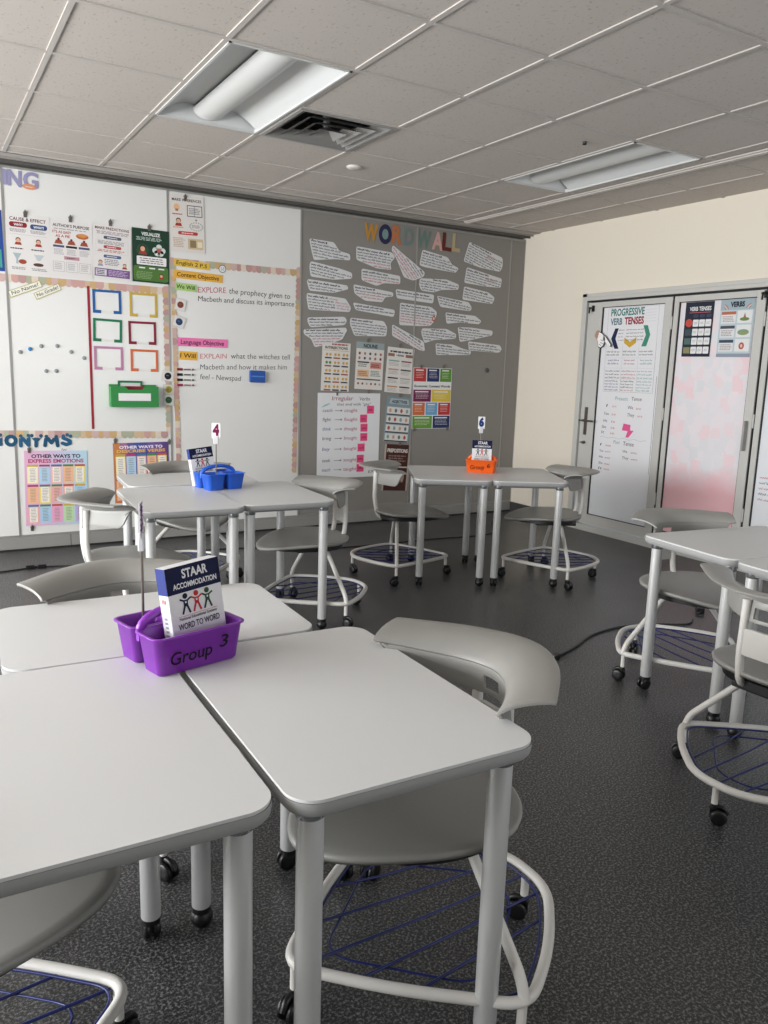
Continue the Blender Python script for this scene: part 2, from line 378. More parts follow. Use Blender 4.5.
# local frames of sheets hanging on the two walls
def back_frame(u, v, deg=0., out=.001):
    a = math.radians(deg); c, s = math.cos(a), math.sin(a)
    return Matrix(((c, -s, 0, u), (0, 0, -1, YB-out), (s, c, 0, v), (0, 0, 0, 1)))
def right_frame(u, v, deg=0., out=.001):   # u runs right along the wall = -y
    a = math.radians(deg); c, s = math.cos(a), math.sin(a)
    return Matrix(((0, 0, -1, XR-out), (-c, s, 0, -u), (s, c, 0, v), (0, 0, 0, 1)))

# ================================================================== ROOM SHELL
XL, YF = -3.9, -5.6
b = MB(); b.box(XL-.2, XR+.3, YF-.2, YB+.3, -.1, 0, floor_material()); struct(b.build('floor'))
TILE = tile_material(); GRID = mat('ceiling_grid_white', '#bbb5af', .8)
S = .61
light_cells = {(1,0),(1,1),(5,0),(5,1)}   # the two lay-in fixtures
vent_cell = (2,1)
b = MB()
i0, i1 = int(math.floor(XL/S))-1, 8
xs = [i*S for i in range(-7, 7)] + [4.28, XR]
ys = [j*S for j in range(-10, 5)] + [2.62]
for a in range(len(xs)-1):
    for c in range(len(ys)-1):
        i, j = a-7, c-10
        if (i, j) in light_cells or (i, j) == vent_cell: continue
        b.rect(xs[a], ys[c], xs[a+1], ys[c+1], TILE, H+.006)
b.rect(XL-.4, 2.62, XR, YB+.2, mat('bulkhead_paint', '#b5b0aa', .7), H-.004)
b.box(XL-.4, XR+.2, YF-.2, YB+.2, H+.16, H+.2, TILE)
ceil = struct(b.build('ceiling'))
b = MB()
for x in xs[1:-1]: b.box(x-.012, x+.012, YF, 2.62, H+.0005, H+.008, GRID)
for y in ys[1:]:
    cuts = [(XL, XR)] if abs(y-S) > .01 else [(XL, S+.012), (2*S-.012, 5*S+.012), (6*S-.012, XR)]
    for xa, xb in cuts: b.box(xa, xb, y-.012, y+.012, H+.0002, H+.007, GRID)
struct(b.build('ceiling_grid', ceil))
b = MB(); b.box(3.775, 3.818, YF, 2.62, H-.014, H+.002, mat('white_track', '#c6c1ba', .6)); b.box(3.755, 3.777, YF, 2.62, H-.008, H+.002, GRID); b.box(3.823, 3.835, YF, 2.62, H-.010, H+.002, SEAL)
struct(b.build('trim_1'))
# bulkhead track above the panels: soffit strips and dark shadow gap
b = MB()
TRK = mat('track_grey', '#8f8b86', .5, metal=.2)
b.box(XL, XR, 2.72, 2.735, H-.018, H, TRK); b.box(XL, XR, 2.785, YB+.05, H-.022, H-.004, TRK); b.box(XL, XR, 2.735, 2.785, H-.006, H-.003, mat('track_dark', '#55524e', .6)); b.box(XL, XR, 2.765, 2.785, H-.03, H-.006, mat('track_dark', '#55524e', .6))
struct(b.build('trim_2'))

# back wall of operable panels
b = MB(); b.box(XL-.2, XR+.3, YB+.05, YB+.25, 0, H+.2, GREYP); wallb = struct(b.build('wall_back'))
seams = [-3.42, -2.28, -1.14, 0., 1.138, 2.25, 3.40, 4.49]
for k in range(len(seams)):
    x0 = seams[k]; x1 = seams[k+1] if k+1 < len(seams) else XR
    grey = k >= 5
    m = GREYP if grey else WHITEB
    p = MB(); p.box(x0+.006, x1-.006, YB, YB+.05, .115, 2.695, m, .002); po = struct(p.build('wall_panel', wallb))
    t = MB()
    for xx, ww in ((x0+.004, .007), (x1-.004, .007)):
        t.box(xx-ww/2, xx+ww/2, YB-.004, YB+.045, .10, 2.705, ALU)
    t.box(x0+.006, x1-.006, YB-.004, YB+.04, 2.69, 2.705, ALU); t.box(x0+.006, x1-.006, YB-.004, YB+.04, .10, .118, ALU)
    struct(t.build('panel_trim', po))
b = MB(); b.box(XL, XR, YB-.004, YB+.05, .012, .10, mat('sweep_strip', '#8c8b88', .5), .003)
b.box(XL, XR, YB-.006, YB+.05, 0, .014, SEAL)
for x in (.35, 1.5, 2.6, 3.7): b.box(x, x+.004, YB-.005, YB, .014, .10, SEAL)
struct(b.build('baseboard_back'))

# right wall with the glazed folding doors
DY0, DY1, DZ = 1.975, -3.2, 2.135      # opening from y=DY0 (far) to y=DY1 (near)
b = MB()
b.box(XR, XR+.2, DY0, YB+.3, 0, H+.2, CREAM); b.box(XR, XR+.2, YF-.2, DY1, 0, H+.2, CREAM); b.box(XR, XR+.2, DY1, DY0, DZ, H+.2, CREAM)
struct(b.build('wall_right'))
b = MB(); b.box(XR-.012, XR, DY0+.03, YB-.006, 0, .10, mat('dark_cove_base', '#3b3a39', .6), .003); struct(b.build('baseboard_right'))
b = MB()                                   # frame around the opening
b.box(XR-.02, XR+.12, DY0-.055, DY0, 0, DZ, DOORP, .003); b.box(XR-.02, XR+.12, DY1, DY1+.055, 0, DZ, DOORP, .003)
b.box(XR-.02, XR+.12, DY1, DY0, DZ-.03, DZ, DOORP, .003); b.box(XR-.03, XR+.10, DY1+.05, DY0-.05, DZ-.062, DZ-.032, DOORP, .004)
b.box(XR-.005, XR+.10, DY1+.05, DY0-.05, DZ-.074, DZ-.06, SEAL); b.box(XR-.025, XR+.12, DY1, DY0, 0, .055, DOORP, .004)
struct(b.build('trim_3'))
GLASS = mat('door_glass', '#dfe6ea', .05, spec=.6)
GLASS.node_tree.nodes['Principled BSDF'].inputs['Transmission Weight'].default_value = .85
leaves = [(1.905, .985), (.965, .168), (.148, -.67), (-.69, -1.50), (-1.52, -2.33), (-2.35, -3.14)]
doors = []
for k, (y1, y0) in enumerate(leaves):
    z0, z1 = .065, DZ-.08; s = .165 if k == 0 else .045; s2 = .072
    d = MB()
    d.box(XR-.006, XR+.04, y1-s, y1, z0, z1, DOORP, .003); d.box(XR-.006, XR+.04, y0, y0+s2, z0, z1, DOORP, .003)
    d.box(XR-.006, XR+.04, y0+s2, y1-s, z1-.045, z1, DOORP, .003); d.box(XR-.006, XR+.04, y0+s2, y1-s, z0, z0+.09, DOORP, .003)
    for yy in (y0-.004, ): d.box(XR+.004, XR+.036, yy-.003, yy+.004, z0, z1, SEAL)
    for (ya, yb_, za, zb) in ((y0+s2, y0+s2+.006, z0+.09, z1-.045), (y1-s-.006, y1-s, z0+.09, z1-.045), (y0+s2, y1-s, z0+.09, z0+.096), (y0+s2, y1-s, z1-.050, z1-.045)):
        d.box(XR+.002, XR+.03, ya, yb_, za, zb, SEAL)
    do = struct(d.build('door_%d' % (k+1))); doors.append((do, y0+s2, y1-s)); b = MB(); b.box(XR+.03, XR+.05, y0-.03, y0+.02, .05, DZ-.06, SEAL); struct(b.build('door_gap', do))
    g = MB(); g.box(XR+.018, XR+.024, y0+s2-.002, y1-s+.002, z0+.088, z1-.043, GLASS); struct(g.build('glass_pane', do))
# lever handle and lock on the far leaf, pull on the second, hinges
d0 = doors[0][0]
h = MB(); hy, hz = 1.835, 1.01
h.cyl((XR-.006, hy, hz), (XR-.05, hy, hz), .011, STEEL); h.tube(fillet([(XR-.05, hy, hz), (XR-.055, hy-.02, hz), (XR-.055, hy-.13, hz)], .02, False), .009, STEEL)
h.box(XR-.012, XR-.005, hy-.02, hy+.02, hz-.13, hz+.12, STEEL, .004); h.tube([(XR-.03, hy+.02, hz), (XR-.055, hy+.045, hz)], .007, STEEL)
struct(h.build('door_handle', d0))
h = MB(); h.cyl((XR-.006, hy, hz-.20), (XR-.028, hy, hz-.20), .014, STEEL); h.box(XR-.034, XR-.026, hy-.03, hy+.03, hz-.206, hz-.194, STEEL, .002); struct(h.build('thumb_lock', d0))
for (dr, ya, yb_), zz in ((doors[0], 2), (doors[1], 2), (doors[2], 2)):
    for hz_ in (.42, 1.12, 1.85):
        h = MB(); h.cyl((XR-.011, ya-.085, hz_-.05), (XR-.011, ya-.085, hz_+.05), .007, DOORP, 10); struct(h.build('hinge', dr))
h = MB(); h.box(XR-.05, XR-.006, .195, .214, .90, 1.12, ALU, .005); struct(h.build('pull_handle', doors[1][0]))
def coat_hook(y, z):
    h = MB(); h.box(XR-.014, XR-.0065, y-.018, y+.018, z-.022, z+.03, BLACK, .004); h.tube(fillet([(XR-.014, y, z+.01), (XR-.05, y, z+.005), (XR-.055, y, z-.04)], .02, False), .007, BLACK); h.lathe([(0.002, -.01), (.011, -.006), (.012, .004), (.002, .01)], BLACK, 12, (XR-.05, y, z+.006)); return h.build('robe_hook')
tag(coat_hook(1.845, 2.0), 'black hook stuck on the frame of the far glazed door, above the pointing hand', 'hook')
tag(coat_hook(.165, 2.02), 'black hook at the right edge of the picture, beside the verbs poster', 'hook')

# window wall (left) and wall behind the camera
b = MB(); WP = CREAM
wins = [(-2.75, -1.25), (-1.05, .45), (.65, 2.15)]; WZ0, WZ1 = .75, 2.45
b.box(XL-.2, XL, YF-.2, YB+.3, 0, WZ0, WP); b.box(XL-.2, XL, YF-.2, YB+.3, WZ1, H+.2, WP)
yy = YF-.2
for (a, c) in wins: b.box(XL-.2, XL, yy, a, WZ0, WZ1, WP); yy = c
b.box(XL-.2, XL, yy, YB+.3, WZ0, WZ1, WP); struct(b.build('wall_left'))
for k, (a, c) in enumerate(wins):
    w = MB(); t = .04
    w.box(XL-.12, XL-.06, a, a+t, WZ0, WZ1, ALU); w.box(XL-.12, XL-.06, c-t, c, WZ0, WZ1, ALU); w.box(XL-.12, XL-.06, a, c, WZ0, WZ0+t, ALU); w.box(XL-.12, XL-.06, a, c, WZ1-t, WZ1, ALU)
    w.box(XL-.12, XL-.06, (a+c)/2-.02, (a+c)/2+.02, WZ0, WZ1, ALU); struct(w.build('window_%d' % (k+1)))
b = MB(); FX0, FX1 = .9, 4.1  # unseen rear window opening, added to brighten the ceiling and doors
b.box(XL-.2, FX0, YF-.2, YF, 0, H+.2, GREYP); b.box(FX1, XR+.3, YF-.2, YF, 0, H+.2, GREYP); b.box(FX0, FX1, YF-.2, YF, 0, .9, GREYP); b.box(FX0, FX1, YF-.2, YF, WZ1, H+.2, GREYP); struct(b.build('wall_front'))
b = MB()  # frame of the added rear window
for xa, xb, za, zb in ((FX0, FX0+.04, .9, WZ1), (FX1-.04, FX1, .9, WZ1), (2.48, 2.52, .9, WZ1), (FX0, FX1, .9, .94), (FX0, FX1, WZ1-.04, WZ1)): b.box(xa, xb, YF-.12, YF-.06, za, zb, ALU)
struct(b.build('window_4'))

# ------------------------------------------------------------------ ceiling fixtures
def troffer(x0, y0, label):
    t = empty('recessed_ceiling_light', (x0+S/2, y0+S, H)); t['label'] = label; t['category'] = 'ceiling light'
    W2, L2 = S/2-.012, S-.012
    m = mat('glossy_white_reflector', '#cfd1d0', .3, spec=.6); fr = mat('fixture_white', '#c9cac8', .4)
    f = MB(); f.box(-W2, W2, -L2, -L2+.012, -.004, .02, fr); f.box(-W2, W2, L2-.012, L2, -.004, .02, fr); f.box(-W2, -W2+.012, -L2, L2, -.004, .02, fr); f.box(W2-.012, W2, -L2, L2, -.004, .02, fr); f.build('fixture_frame', t)
    r = MB(); n = 14
    for s in (-1, 1):      # two curved wings rising from the edge towards the lamp
        prof = [(s*(W2-.01-(W2-.01-.085)*i/n), .004+.085*math.sin(PI/2*min(1, i/n*1.05))*(1-.15*(i/n)**3)) for i in range(n+1)]
        vs = [(x, y, z) for x, z in prof for y in (-L2+.05, L2-.05)]
        r.add(vs, [(2*i, 2*i+1, 2*i+3, 2*i+2) if s < 0 else (2*i, 2*i+2, 2*i+3, 2*i+1) for i in range(n)], m, True)
    for s in (-1, 1):      # end plates, sloped
        r.add([(-W2+.01, s*(L2-.01), .004), (W2-.01, s*(L2-.01), .004), (W2-.01, s*(L2-.05), .09), (-W2+.01, s*(L2-.05), .09)], [(0, 1, 2, 3)], m)
    r.box(-W2, W2, -L2, L2, .10, .105, m)
    r.build('reflector', t)
    l = MB(); k = 12; prof = [(.088*math.cos(PI*i/k), .065-.052*math.sin(PI*i/k)) for i in range(k+1)]
    vs = [(x, y, z) for x, z in prof for y in (-L2+.03, L2-.03)]
    l.add(vs, [(2*i, 2*i+2, 2*i+3, 2*i+1) for i in range(k)], mat('frosted_lens', '#d0d1cf', .35), True)
    l.add([(x, s, z) for s in (-L2+.03, L2-.03) for x, z in prof], [tuple(range(k+1)), tuple(range(2*k+1, k, -1))], mat('frosted_lens', '#d0d1cf', .35))
    l.build('lens', t)
    return t
troffer(S, 0, 'recessed ceiling light at upper left, beside the square air vent')
troffer(5*S, 0, 'recessed ceiling light at right, next to the long white ceiling track')
v = empty('air_vent', (2.5*S, 1.5*S, H)); tag(v, 'square stepped ceiling air vent with dark gaps, beside the left ceiling light', 'vent')
VM = mat('vent_grey_metal', '#9c9b98', .35, metal=.3)
f = MB()
hs = [.293, .235, .175, .115]
f.box(-.293, .293, -.293, -.27, -.006, .004, VM); f.box(-.293, .293, .27, .293, -.006, .004, VM); f.box(-.293, -.27, -.27, .27, -.006, .004, VM); f.box(.27, .293, -.27, .27, -.006, .004, VM); f.build('vent_frame', v)
for k, h0 in enumerate((.27, .212, .150, .088)):
    c = MB(); h1 = h0-.066; z0 = -.004-.006*k; z1 = z0+.034
    a = [(-h0,-h0,z0),(h0,-h0,z0),(h0,h0,z0),(-h0,h0,z0)]; i_ = [(-h1,-h1,z1),(h1,-h1,z1),(h1,h1,z1),(-h1,h1,z1)]
    if k < 3: c.add(a+i_, [(0,1,5,4),(1,2,6,5),(2,3,7,6),(3,0,4,7)], VM)
    else: c.add(a+i_, [(0,1,5,4),(1,2,6,5),(2,3,7,6),(3,0,4,7)], VM); c.box(-.022,.022,-.022,.022,z1-.004,z1,VM)
    c.build('vent_cone', v)
f = MB(); f.box(-.29, .29, -.29, .29, .12, .125, mat('duct_dark', '#2c2c2c', .8)); f.cyl((0, 0, .02), (0, 0, .12), .02, STRUT); f.build('duct', v)
b = MB(T=Matrix.Translation((3.35*S, 2.52*S, H+.006))); b.lathe([(.05, 0), (.052, -.006), (.045, -.014), (.012, -.018), (.002, -.018)], mat('sprinkler_white', '#d2ccc6', .5), 24); tag(b.build('sprinkler_cover'), 'small round sprinkler cover on the ceiling tile beyond the air vent', 'sprinkler')
b = MB(T=Matrix.Translation((4.66*S, .32*S, H))); b.lathe([(.012, .004), (.012, -.012), (.004, -.014)], BLACK, 12); tag(b.build('ceiling_pin'), 'tiny black knob on the ceiling tile left of the right ceiling light', 'ceiling knob')

# ================================================================== TABLES
TW, TL, TZ = .51, .762, .72
def make_table():
    t = empty('student_table')
    o = rrect(-TW/2, -TL/2, TW/2, TL/2, .055, 8)
    b = MB(); b.prism(o, TZ-.006, TZ, LAM, True); b.build('tabletop', t)
    b = MB(); n = len(o)
    rings = []
    for z, i in ((TZ-.006, -.001), (TZ-.014, -.0015), (TZ-.026, 0.), (TZ-.033, .006)):
        q = rrect(-TW/2+i, -TL/2+i, TW/2-i, TL/2-i, .055-max(i, 0), 8); rings.append([(x, y, z) for x, y in q])
    vs = sum(rings, []); b.add(vs, [(r*n+(k+1) % n, r*n+k, (r+1)*n+k, (r+1)*n+(k+1) % n) for r in range(3) for k in range(n)], EDGE, True)
    b.add(vs, [tuple(range(4*n-1, 3*n-1, -1))], EDGE); b.build('edge_band', t)
    b = MB(); x, y = TW/2-.05, TL/2-.06
    for s in (-1, 1): b.box(s*x-.012, s*x+.012, -y, y, TZ-.050, TZ-.033, STRUT, .003); b.box(-x, x, s*y-.012, s*y+.012, TZ-.048, TZ-.033, STRUT, .003)
    b.build('underframe', t)
    for i, (sx, sy) in enumerate(((-1,-1),(1,-1),(1,1),(-1,1))):
        l = MB(); cx, cy = sx*(TW/2-.052), sy*(TL/2-.058)
        l.lathe([(.022, .058), (.024, .062), (.024, TZ-.034)], LEG, 24, (cx, cy, 0)); lo = l.build('leg', t)
        c = MB(); c.lathe([(.0245, TZ-.058), (.0262, TZ-.056), (.0262, TZ-.034)], CHROME, 24, (cx, cy, 0)); c.build('collar', lo)
        c = MB(); c.cyl((cx, cy, .046), (cx, cy, .066), .0235, BLACK)
        if i in (1, 3): c.lathe([(.004, 0), (.016, .004), (.026, .016), (.029, .028), (.026, .042), (.014, .052)], BLACK, 20, (cx, cy, 0))
        else:
            for s in (-1, 1): c.lathe([(.010, -.008), (.024, -.008), (.027, -.004), (.027, .004), (.024, .008), (.010, .008)], BLACK, 20, (cx+s*.012, cy+.006, .0272), 'x')
            c.box(cx-.006, cx+.006, cy-.012, cy+.02, .02, .05, BLACK)
        c.build('caster', lo)
    return t

# ================================================================== CHAIRS (forward = +x)
def make_chair():
    t = empty('student_chair')
    # seat shell
    half = [(.336,0),(.298,.095),(.215,.175),(.110,.232),(.0,.248),(-.095,.222),(-.165,.135)]
    ctl = half + [(-.190, 0)] + [(x, -y) for x, y in reversed(half[1:])]
    out = spline([(x, y, 0) for x, y in ctl], 5, True); n = len(out)
    def sz(x, y, r): return .452 + .018*max(0, -x/.18)**2 + .012*(abs(y)/.24)**2 - .020*max(0, (x-.1)/.21)**2 - .006*(1-r)
    b = MB(); R_ = [0.02, .25, .5, .72, .88, .97, 1.]
    vs = []
    for r in R_:
        for p in out: x, y = .03+(p.x-.03)*r, p.y*r; vs.append((x, y, sz(x, y, r)-(.006 if r == 1. else 0)))
    m_ = len(vs); vs.append((.03, 0, sz(.03, 0, 0)))
    fs = [(k*n+i, (k+1)*n+i, (k+1)*n+(i+1) % n, k*n+(i+1) % n) for k in range(len(R_)-1) for i in range(n)] + [(m_, i, (i+1) % n) for i in range(n)]
    vs2 = [(.03+(x-.03)*.985, y*.985, z-.014) for x, y, z in vs]; o_ = len(vs)
    fs2 = [tuple(o_+i for i in reversed(f)) for f in fs]
    rim = [((len(R_)-1)*n+i, o_+(len(R_)-1)*n+i, o_+(len(R_)-1)*n+(i+1) % n, (len(R_)-1)*n+(i+1) % n) for i in range(n)]
    b.add(vs+vs2, fs+fs2+rim, SHELL, True); b.build('seat', t)
    b = MB(); b.prism([(.03+(p.x-.03)*.86, p.y*.84) for p in out], .412, .434, BLACK, True); b.box(-.14, .14, -.11, .11, .392, .414, BLACK, .005); b.build('seat_pan', t)
    # back shell: a wide flared ledge in a rounded V, with a shallow skirt under it
    IN1 = [(-.180,0),(-.170,.048),(-.138,.105),(-.092,.158),(-.045,.203),(.008,.246)]     # inner fold
    OUT = [(-.303,0),(-.290,.066),(-.250,.140),(-.202,.200),(-.150,.252),(-.100,.300)]      # outer rim
    def curve(P): q = [(x, -y) for x, y in reversed(P[1:])] + P; return spline([(x, y, 0) for x, y in q], 5)
    B_, C_ = curve(IN1), curve(OUT); N = len(B_)
    b = MB(); rows = []
    prof = ((0, 0), (.06,.26), (.16,.50), (.32,.74), (.52,.90), (.74,.985), (.92,1.0), (1., .93))
    for i in range(N):
        e = abs(i-(N-1)/2)/((N-1)/2); zf = .716+.022*e**2; zo = .766
        rows.append([(B_[i].x+(C_[i].x-B_[i].x)*t_, B_[i].y+(C_[i].y-B_[i].y)*t_, zf+(zo-zf)*q) for t_, q in prof])
    K = len(prof); vs = [p for r in rows for p in r]
    b.add(vs, [(i*K+k, i*K+k+1, (i+1)*K+k+1, (i+1)*K+k) for i in range(N-1) for k in range(K-1)], SHELL, True)
    rows = []; SK = 6
    for i in range(N):
        e = abs(i-(N-1)/2)/((N-1)/2); zf = .716+.022*e**2; u_ = min(1, max(0, (e-.74)/.15)); z0 = .645 + (zf-.645)*(1-math.sqrt(max(0, 1-u_*u_)))
        o_ = .012*(1 if e < .9 else 0); d_ = (C_[i]-B_[i]).normalized()
        rows.append([(B_[i].x+d_.x*o_*(1-k/SK)*.8, B_[i].y+d_.y*o_*(1-k/SK)*.8, z0+(zf-z0)*k/SK) for k in range(SK+1)])
    K = SK+1; o0 = len(vs); vs2 = [p for r in rows for p in r]; fs = []
    for i in range(N-1):
        e = abs(i+.5-(N-1)/2)/((N-1)/2)
        for k in range(SK):
            if e > .90: continue
            if e < .13 and 1 <= k <= 3: continue
            fs.append((i*K+k, i*K+k+1, (i+1)*K+k+1, (i+1)*K+k))
    b.add(vs2, fs, SHELL, True)
    o = b.build('backrest', t)
    md = o.modifiers.new('Solidify', 'SOLIDIFY'); md.thickness = .008; md.offset = 0
    md = o.modifiers.new('Bevel', 'BEVEL'); md.width = .0025; md.segments = 2; md.limit_method = 'ANGLE'
    b = MB(); T = Matrix(((0,0,1,-.190),(1,0,0,0),(0,1,0,.590),(0,0,0,1)))
    b.prism(rrect(-.060, -.060, .060, .030, .022), -.006, .006, PANEL, True, T=T); b.build('back_bracket', t)
    # uprights
    b = MB()
    for s in (-1, 1):
        b.tube(fillet([(.06, s*.075, .402), (-.08, s*.070, .408), (-.165, s*.064, .416), (-.188, s*.060, .52), (-.184, s*.058, .715)], [.0,.05,.06,.05,0], False, 7), .0135, FRAME, n=12)
    b.build('back_frame', t)
    # base ring
    LZ = .135
    ring = fillet([(.355, 0, LZ), (.17, .18, LZ), (-.045, .345, LZ), (-.20, .235, LZ), (-.335, .080, LZ), (-.335, -.080, LZ), (-.20, -.235, LZ), (-.045, -.345, LZ), (.17, -.18, LZ)], [.07,.1,.06,.1,.07,.07,.1,.06,.1], True, 6)
    b = MB(); b.tube(ring, .0125, FRAME, True, 12); 
    CP = [(.325, 0), (-.042, .325), (-.33, 0), (-.042, -.325)]
    for x, y in CP: b.cyl((x, y, LZ-.005), (x, y, .066), .0105, FRAME, 12)
    b.build('base_frame', t)
    for s in (-1, 1):
        b = MB(); b.tube(fillet([(-.02, s*.07, .405), (-.035, s*.12, .385), (-.042, s*.315, LZ+.045), (-.042, s*.332, LZ)], [.0,.03,.04,0], False, 6), .0125, FRAME, n=12); b.build('leg', t)
    # wire book rack
    b = MB(); b.tube([(p.x*.93, p.y*.93, LZ-.002) for p in ring], .0035, WIRE, True, 6)
    inner = fillet([(.26,0,LZ-.012),(.0,.245,LZ-.012),(-.24,.06,LZ-.012),(-.24,-.06,LZ-.012),(0,-.245,LZ-.012)], .07, True, 5)
    b.tube(inner, .003, WIRE, True, 6)
    for y0, y1 in ((-.19,-.15),(-.09,-.07),(.015,.005),(.11,.075),(.20,.155)):
        def lim(y, s): return (.355-abs(y)*.98)*s if s > 0 else -min(.335, (.345-abs(y))*1.05+.06)
        b.tube([(lim(y0, 1)*.92, y0, LZ-.004), (0, (y0+y1)/2, LZ-.008), (lim(y1, -1)*.92, y1, LZ-.004)], .0036, WIRE, n=6)
    b.build('book_rack', t)
    for k, (x, y) in enumerate(CP):
        a = (.5, 2.1, -.9, 3.6)[k]; T = Matrix.Translation((x, y, 0)) @ Matrix.Rotation(a, 4, 'Z')
        c = MB(T); c.cyl((0, 0, .068), (0, 0, .050), .011, BLACK, 12); c.box(-.012, .022, -.005, .005, .018, .056, BLACK, .002)
        c.tube(spline([(-.012, 0, .048), (.006, 0, .058), (.030, 0, .054), (.042, 0, .036)], 4), .008, BLACK, n=8)
        co = c.build('caster', t)
        for s in (-1, 1):
            w = MB(T); w.lathe([(.009, -.007), (.023, -.007), (.0262, -.003), (.0262, .004), (.022, .007), (.009, .007)], BLACK, 20, (.016, s*.0135, .0264), 'y'); w.build('wheel', co)
    return t

def place(o, x, y, deg, label, group=None, cat=None):
    o.location = (x, y, 0); o.rotation_euler.z = math.radians(deg); o['label'] = label
    if cat: o['category'] = cat
    if group: o['group'] = group
    return o

TG = 'student tables pushed together in groups'
tb = make_table(); first = True
TABLES = [
 (.128, -2.010, -1.0, 'white student table nearest the camera, right one of the foreground pair'),
 (-.400, -1.985, -1.0, 'white student table at lower left corner, cut by the left edge of the photo'),
 (-.093, -1.350, 88.0, 'white student table set crosswise behind the purple caddy in the nearest group'),
 (.538, .590, -3.5, 'left front table of the group holding the blue caddy'),
 (1.040, .600, -2.8, 'right front table of the group holding the blue caddy'),
 (.790, 1.262, 86.0, 'white student table set crosswise behind the blue caddy, nearest the whiteboard'),
 (2.540, .990, -28., 'left one of the two tables sharing the orange caddy'),
 (2.985, .755, -28., 'right one of the two tables sharing the orange caddy'),
 (2.495, -1.362, 83., 'white student table at the right, in front of the chair facing the camera'),
 (2.290, -1.985, -7., 'white student table cut by the right photo edge, nearest of the right group'),
]
for x, y, d, lb in TABLES:
    o = tb if first else copy_tree(tb); first = False
    place(o, x, y, d, lb, TG, 'table')
CG = 'grey student chairs on wheeled bases'
ch = make_chair(); first = True
CHAIRS = [
 (.347, -2.052, 180., 'grey chair nearest the camera, tucked under the right side of the front table'),
 (-.655, -1.965, 2., 'grey chair at the bottom left corner, mostly hidden under the lower left table'),
 (-.095, -1.120, -91., 'grey chair facing the camera behind the purple caddy, only its back ledge showing'),
 (.235, .450, -2., 'grey chair at the left side of the blue caddy tables, pale back panel towards us'),
 (.860, 1.450, -94., 'grey chair at the far side of the blue caddy tables, in front of the whiteboard'),
 (1.300, .560, 183., 'grey chair at the right side of the blue caddy tables'),
 (2.250, 1.115, -28., 'grey chair at the left side of the orange caddy tables'),
 (3.175, .600, 152., 'grey chair at the right side of the orange caddy tables, towards the door'),
 (2.492, -1.088, -97., 'grey chair at the right, facing the camera with its back to the pink papered door'),
 (1.850, -1.985, 2., 'grey chair at the right edge of the photo, its back towards the aisle'),
]
for x, y, d, lb in CHAIRS:
    o = ch if first else copy_tree(ch); first = False
    place(o, x, y, d, lb, CG, 'chair')

# ================================================================== CADDIES, BOXES, SIGNS
def caddy(color, dark, x, y, deg, label, flip=False, word=None):
    """divided caddy: one long trough (-y side), two short ones (+y side), arched handle along the middle"""
    m = mat('caddy_' + color.lstrip('#'), color, .32); t = empty('supply_caddy', (x, y, TZ+.0005), math.radians(deg)+(PI if flip else 0)); tag(t, label, 'caddy', 'plastic supply caddies')
    h = .09
    def trough(x0, x1, y0, y1, name):
        b = MB(); tp = .010; k = 5; w = .003
        def ring(i, z, r): return [(px, py, z) for px, py in rrect(x0+i, y0+i, x1-i, y1-i, r, k)]
        R = [ring(tp+.004, 0, .012), ring(tp, .004, .014), ring(0, h-.004, .018), ring(-.006, h-.003, .022), ring(-.006, h, .022), ring(.001, h, .018), ring(w+.001, h-.006, .016), ring(tp+w, .004, .012)]
        n = len(R[0]); vs = sum(R, [])
        b.add(vs, [(r*n+i, r*n+(i+1) % n, (r+1)*n+(i+1) % n, (r+1)*n+i) for r in range(len(R)-1) for i in range(n)], m, True)
        b.add(vs, [tuple(range(n-1, -1, -1)), tuple(range((len(R)-1)*n, len(R)*n))], m); b.build(name, t)
    trough(-.105, .105, -.098, -.006, 'long_trough'); trough(-.105, -.005, .006, .098, 'short_trough'); trough(.005, .105, .006, .098, 'short_trough')
    b = MB(); b.box(-.098, .098, -.0065, .0065, h-.03, h-.002, m)
    arc = [(.092*math.cos(PI*i/16), 0, h-.012+.046*math.sin(PI*i/16)**.8) for i in range(17)]
    b.tube(arc, .0105, m, n=10, flat=1.0); b.build('handle', t)
    if word:
        b = MB(Matrix(((1,0,0,0),(0,-.105,-1,-.0932),(0,1,-.105,.045),(0,0,0,1)))); b.text(word[:-2], -.022, -.020, .029, ink('#120c14'), .098, align='C', z=.0018, shear=.12, bold=.004, ang=.05); b.text(word[-1], .055, -.006, .029, ink('#120c14'), .021, align='C', z=.0018, shear=.12, bold=.004); b.build('marker_lettering', t)
    return t
caddy('#7b2ba2', '', -.108, -1.662, 13.5, 'purple caddy with Group 3 written on it', word='Group 3').scale = (1.08, 1.04, 1.03)
caddy('#2560cf', '', .842, .842, 10, 'blue caddy carrying the number 4 sign', flip=True).scale = (1.1, 1.1, 1.0)
caddy('#f2661d', '', 2.815, .965, -43, 'orange caddy with Group 6 written on it', word='Group 6')

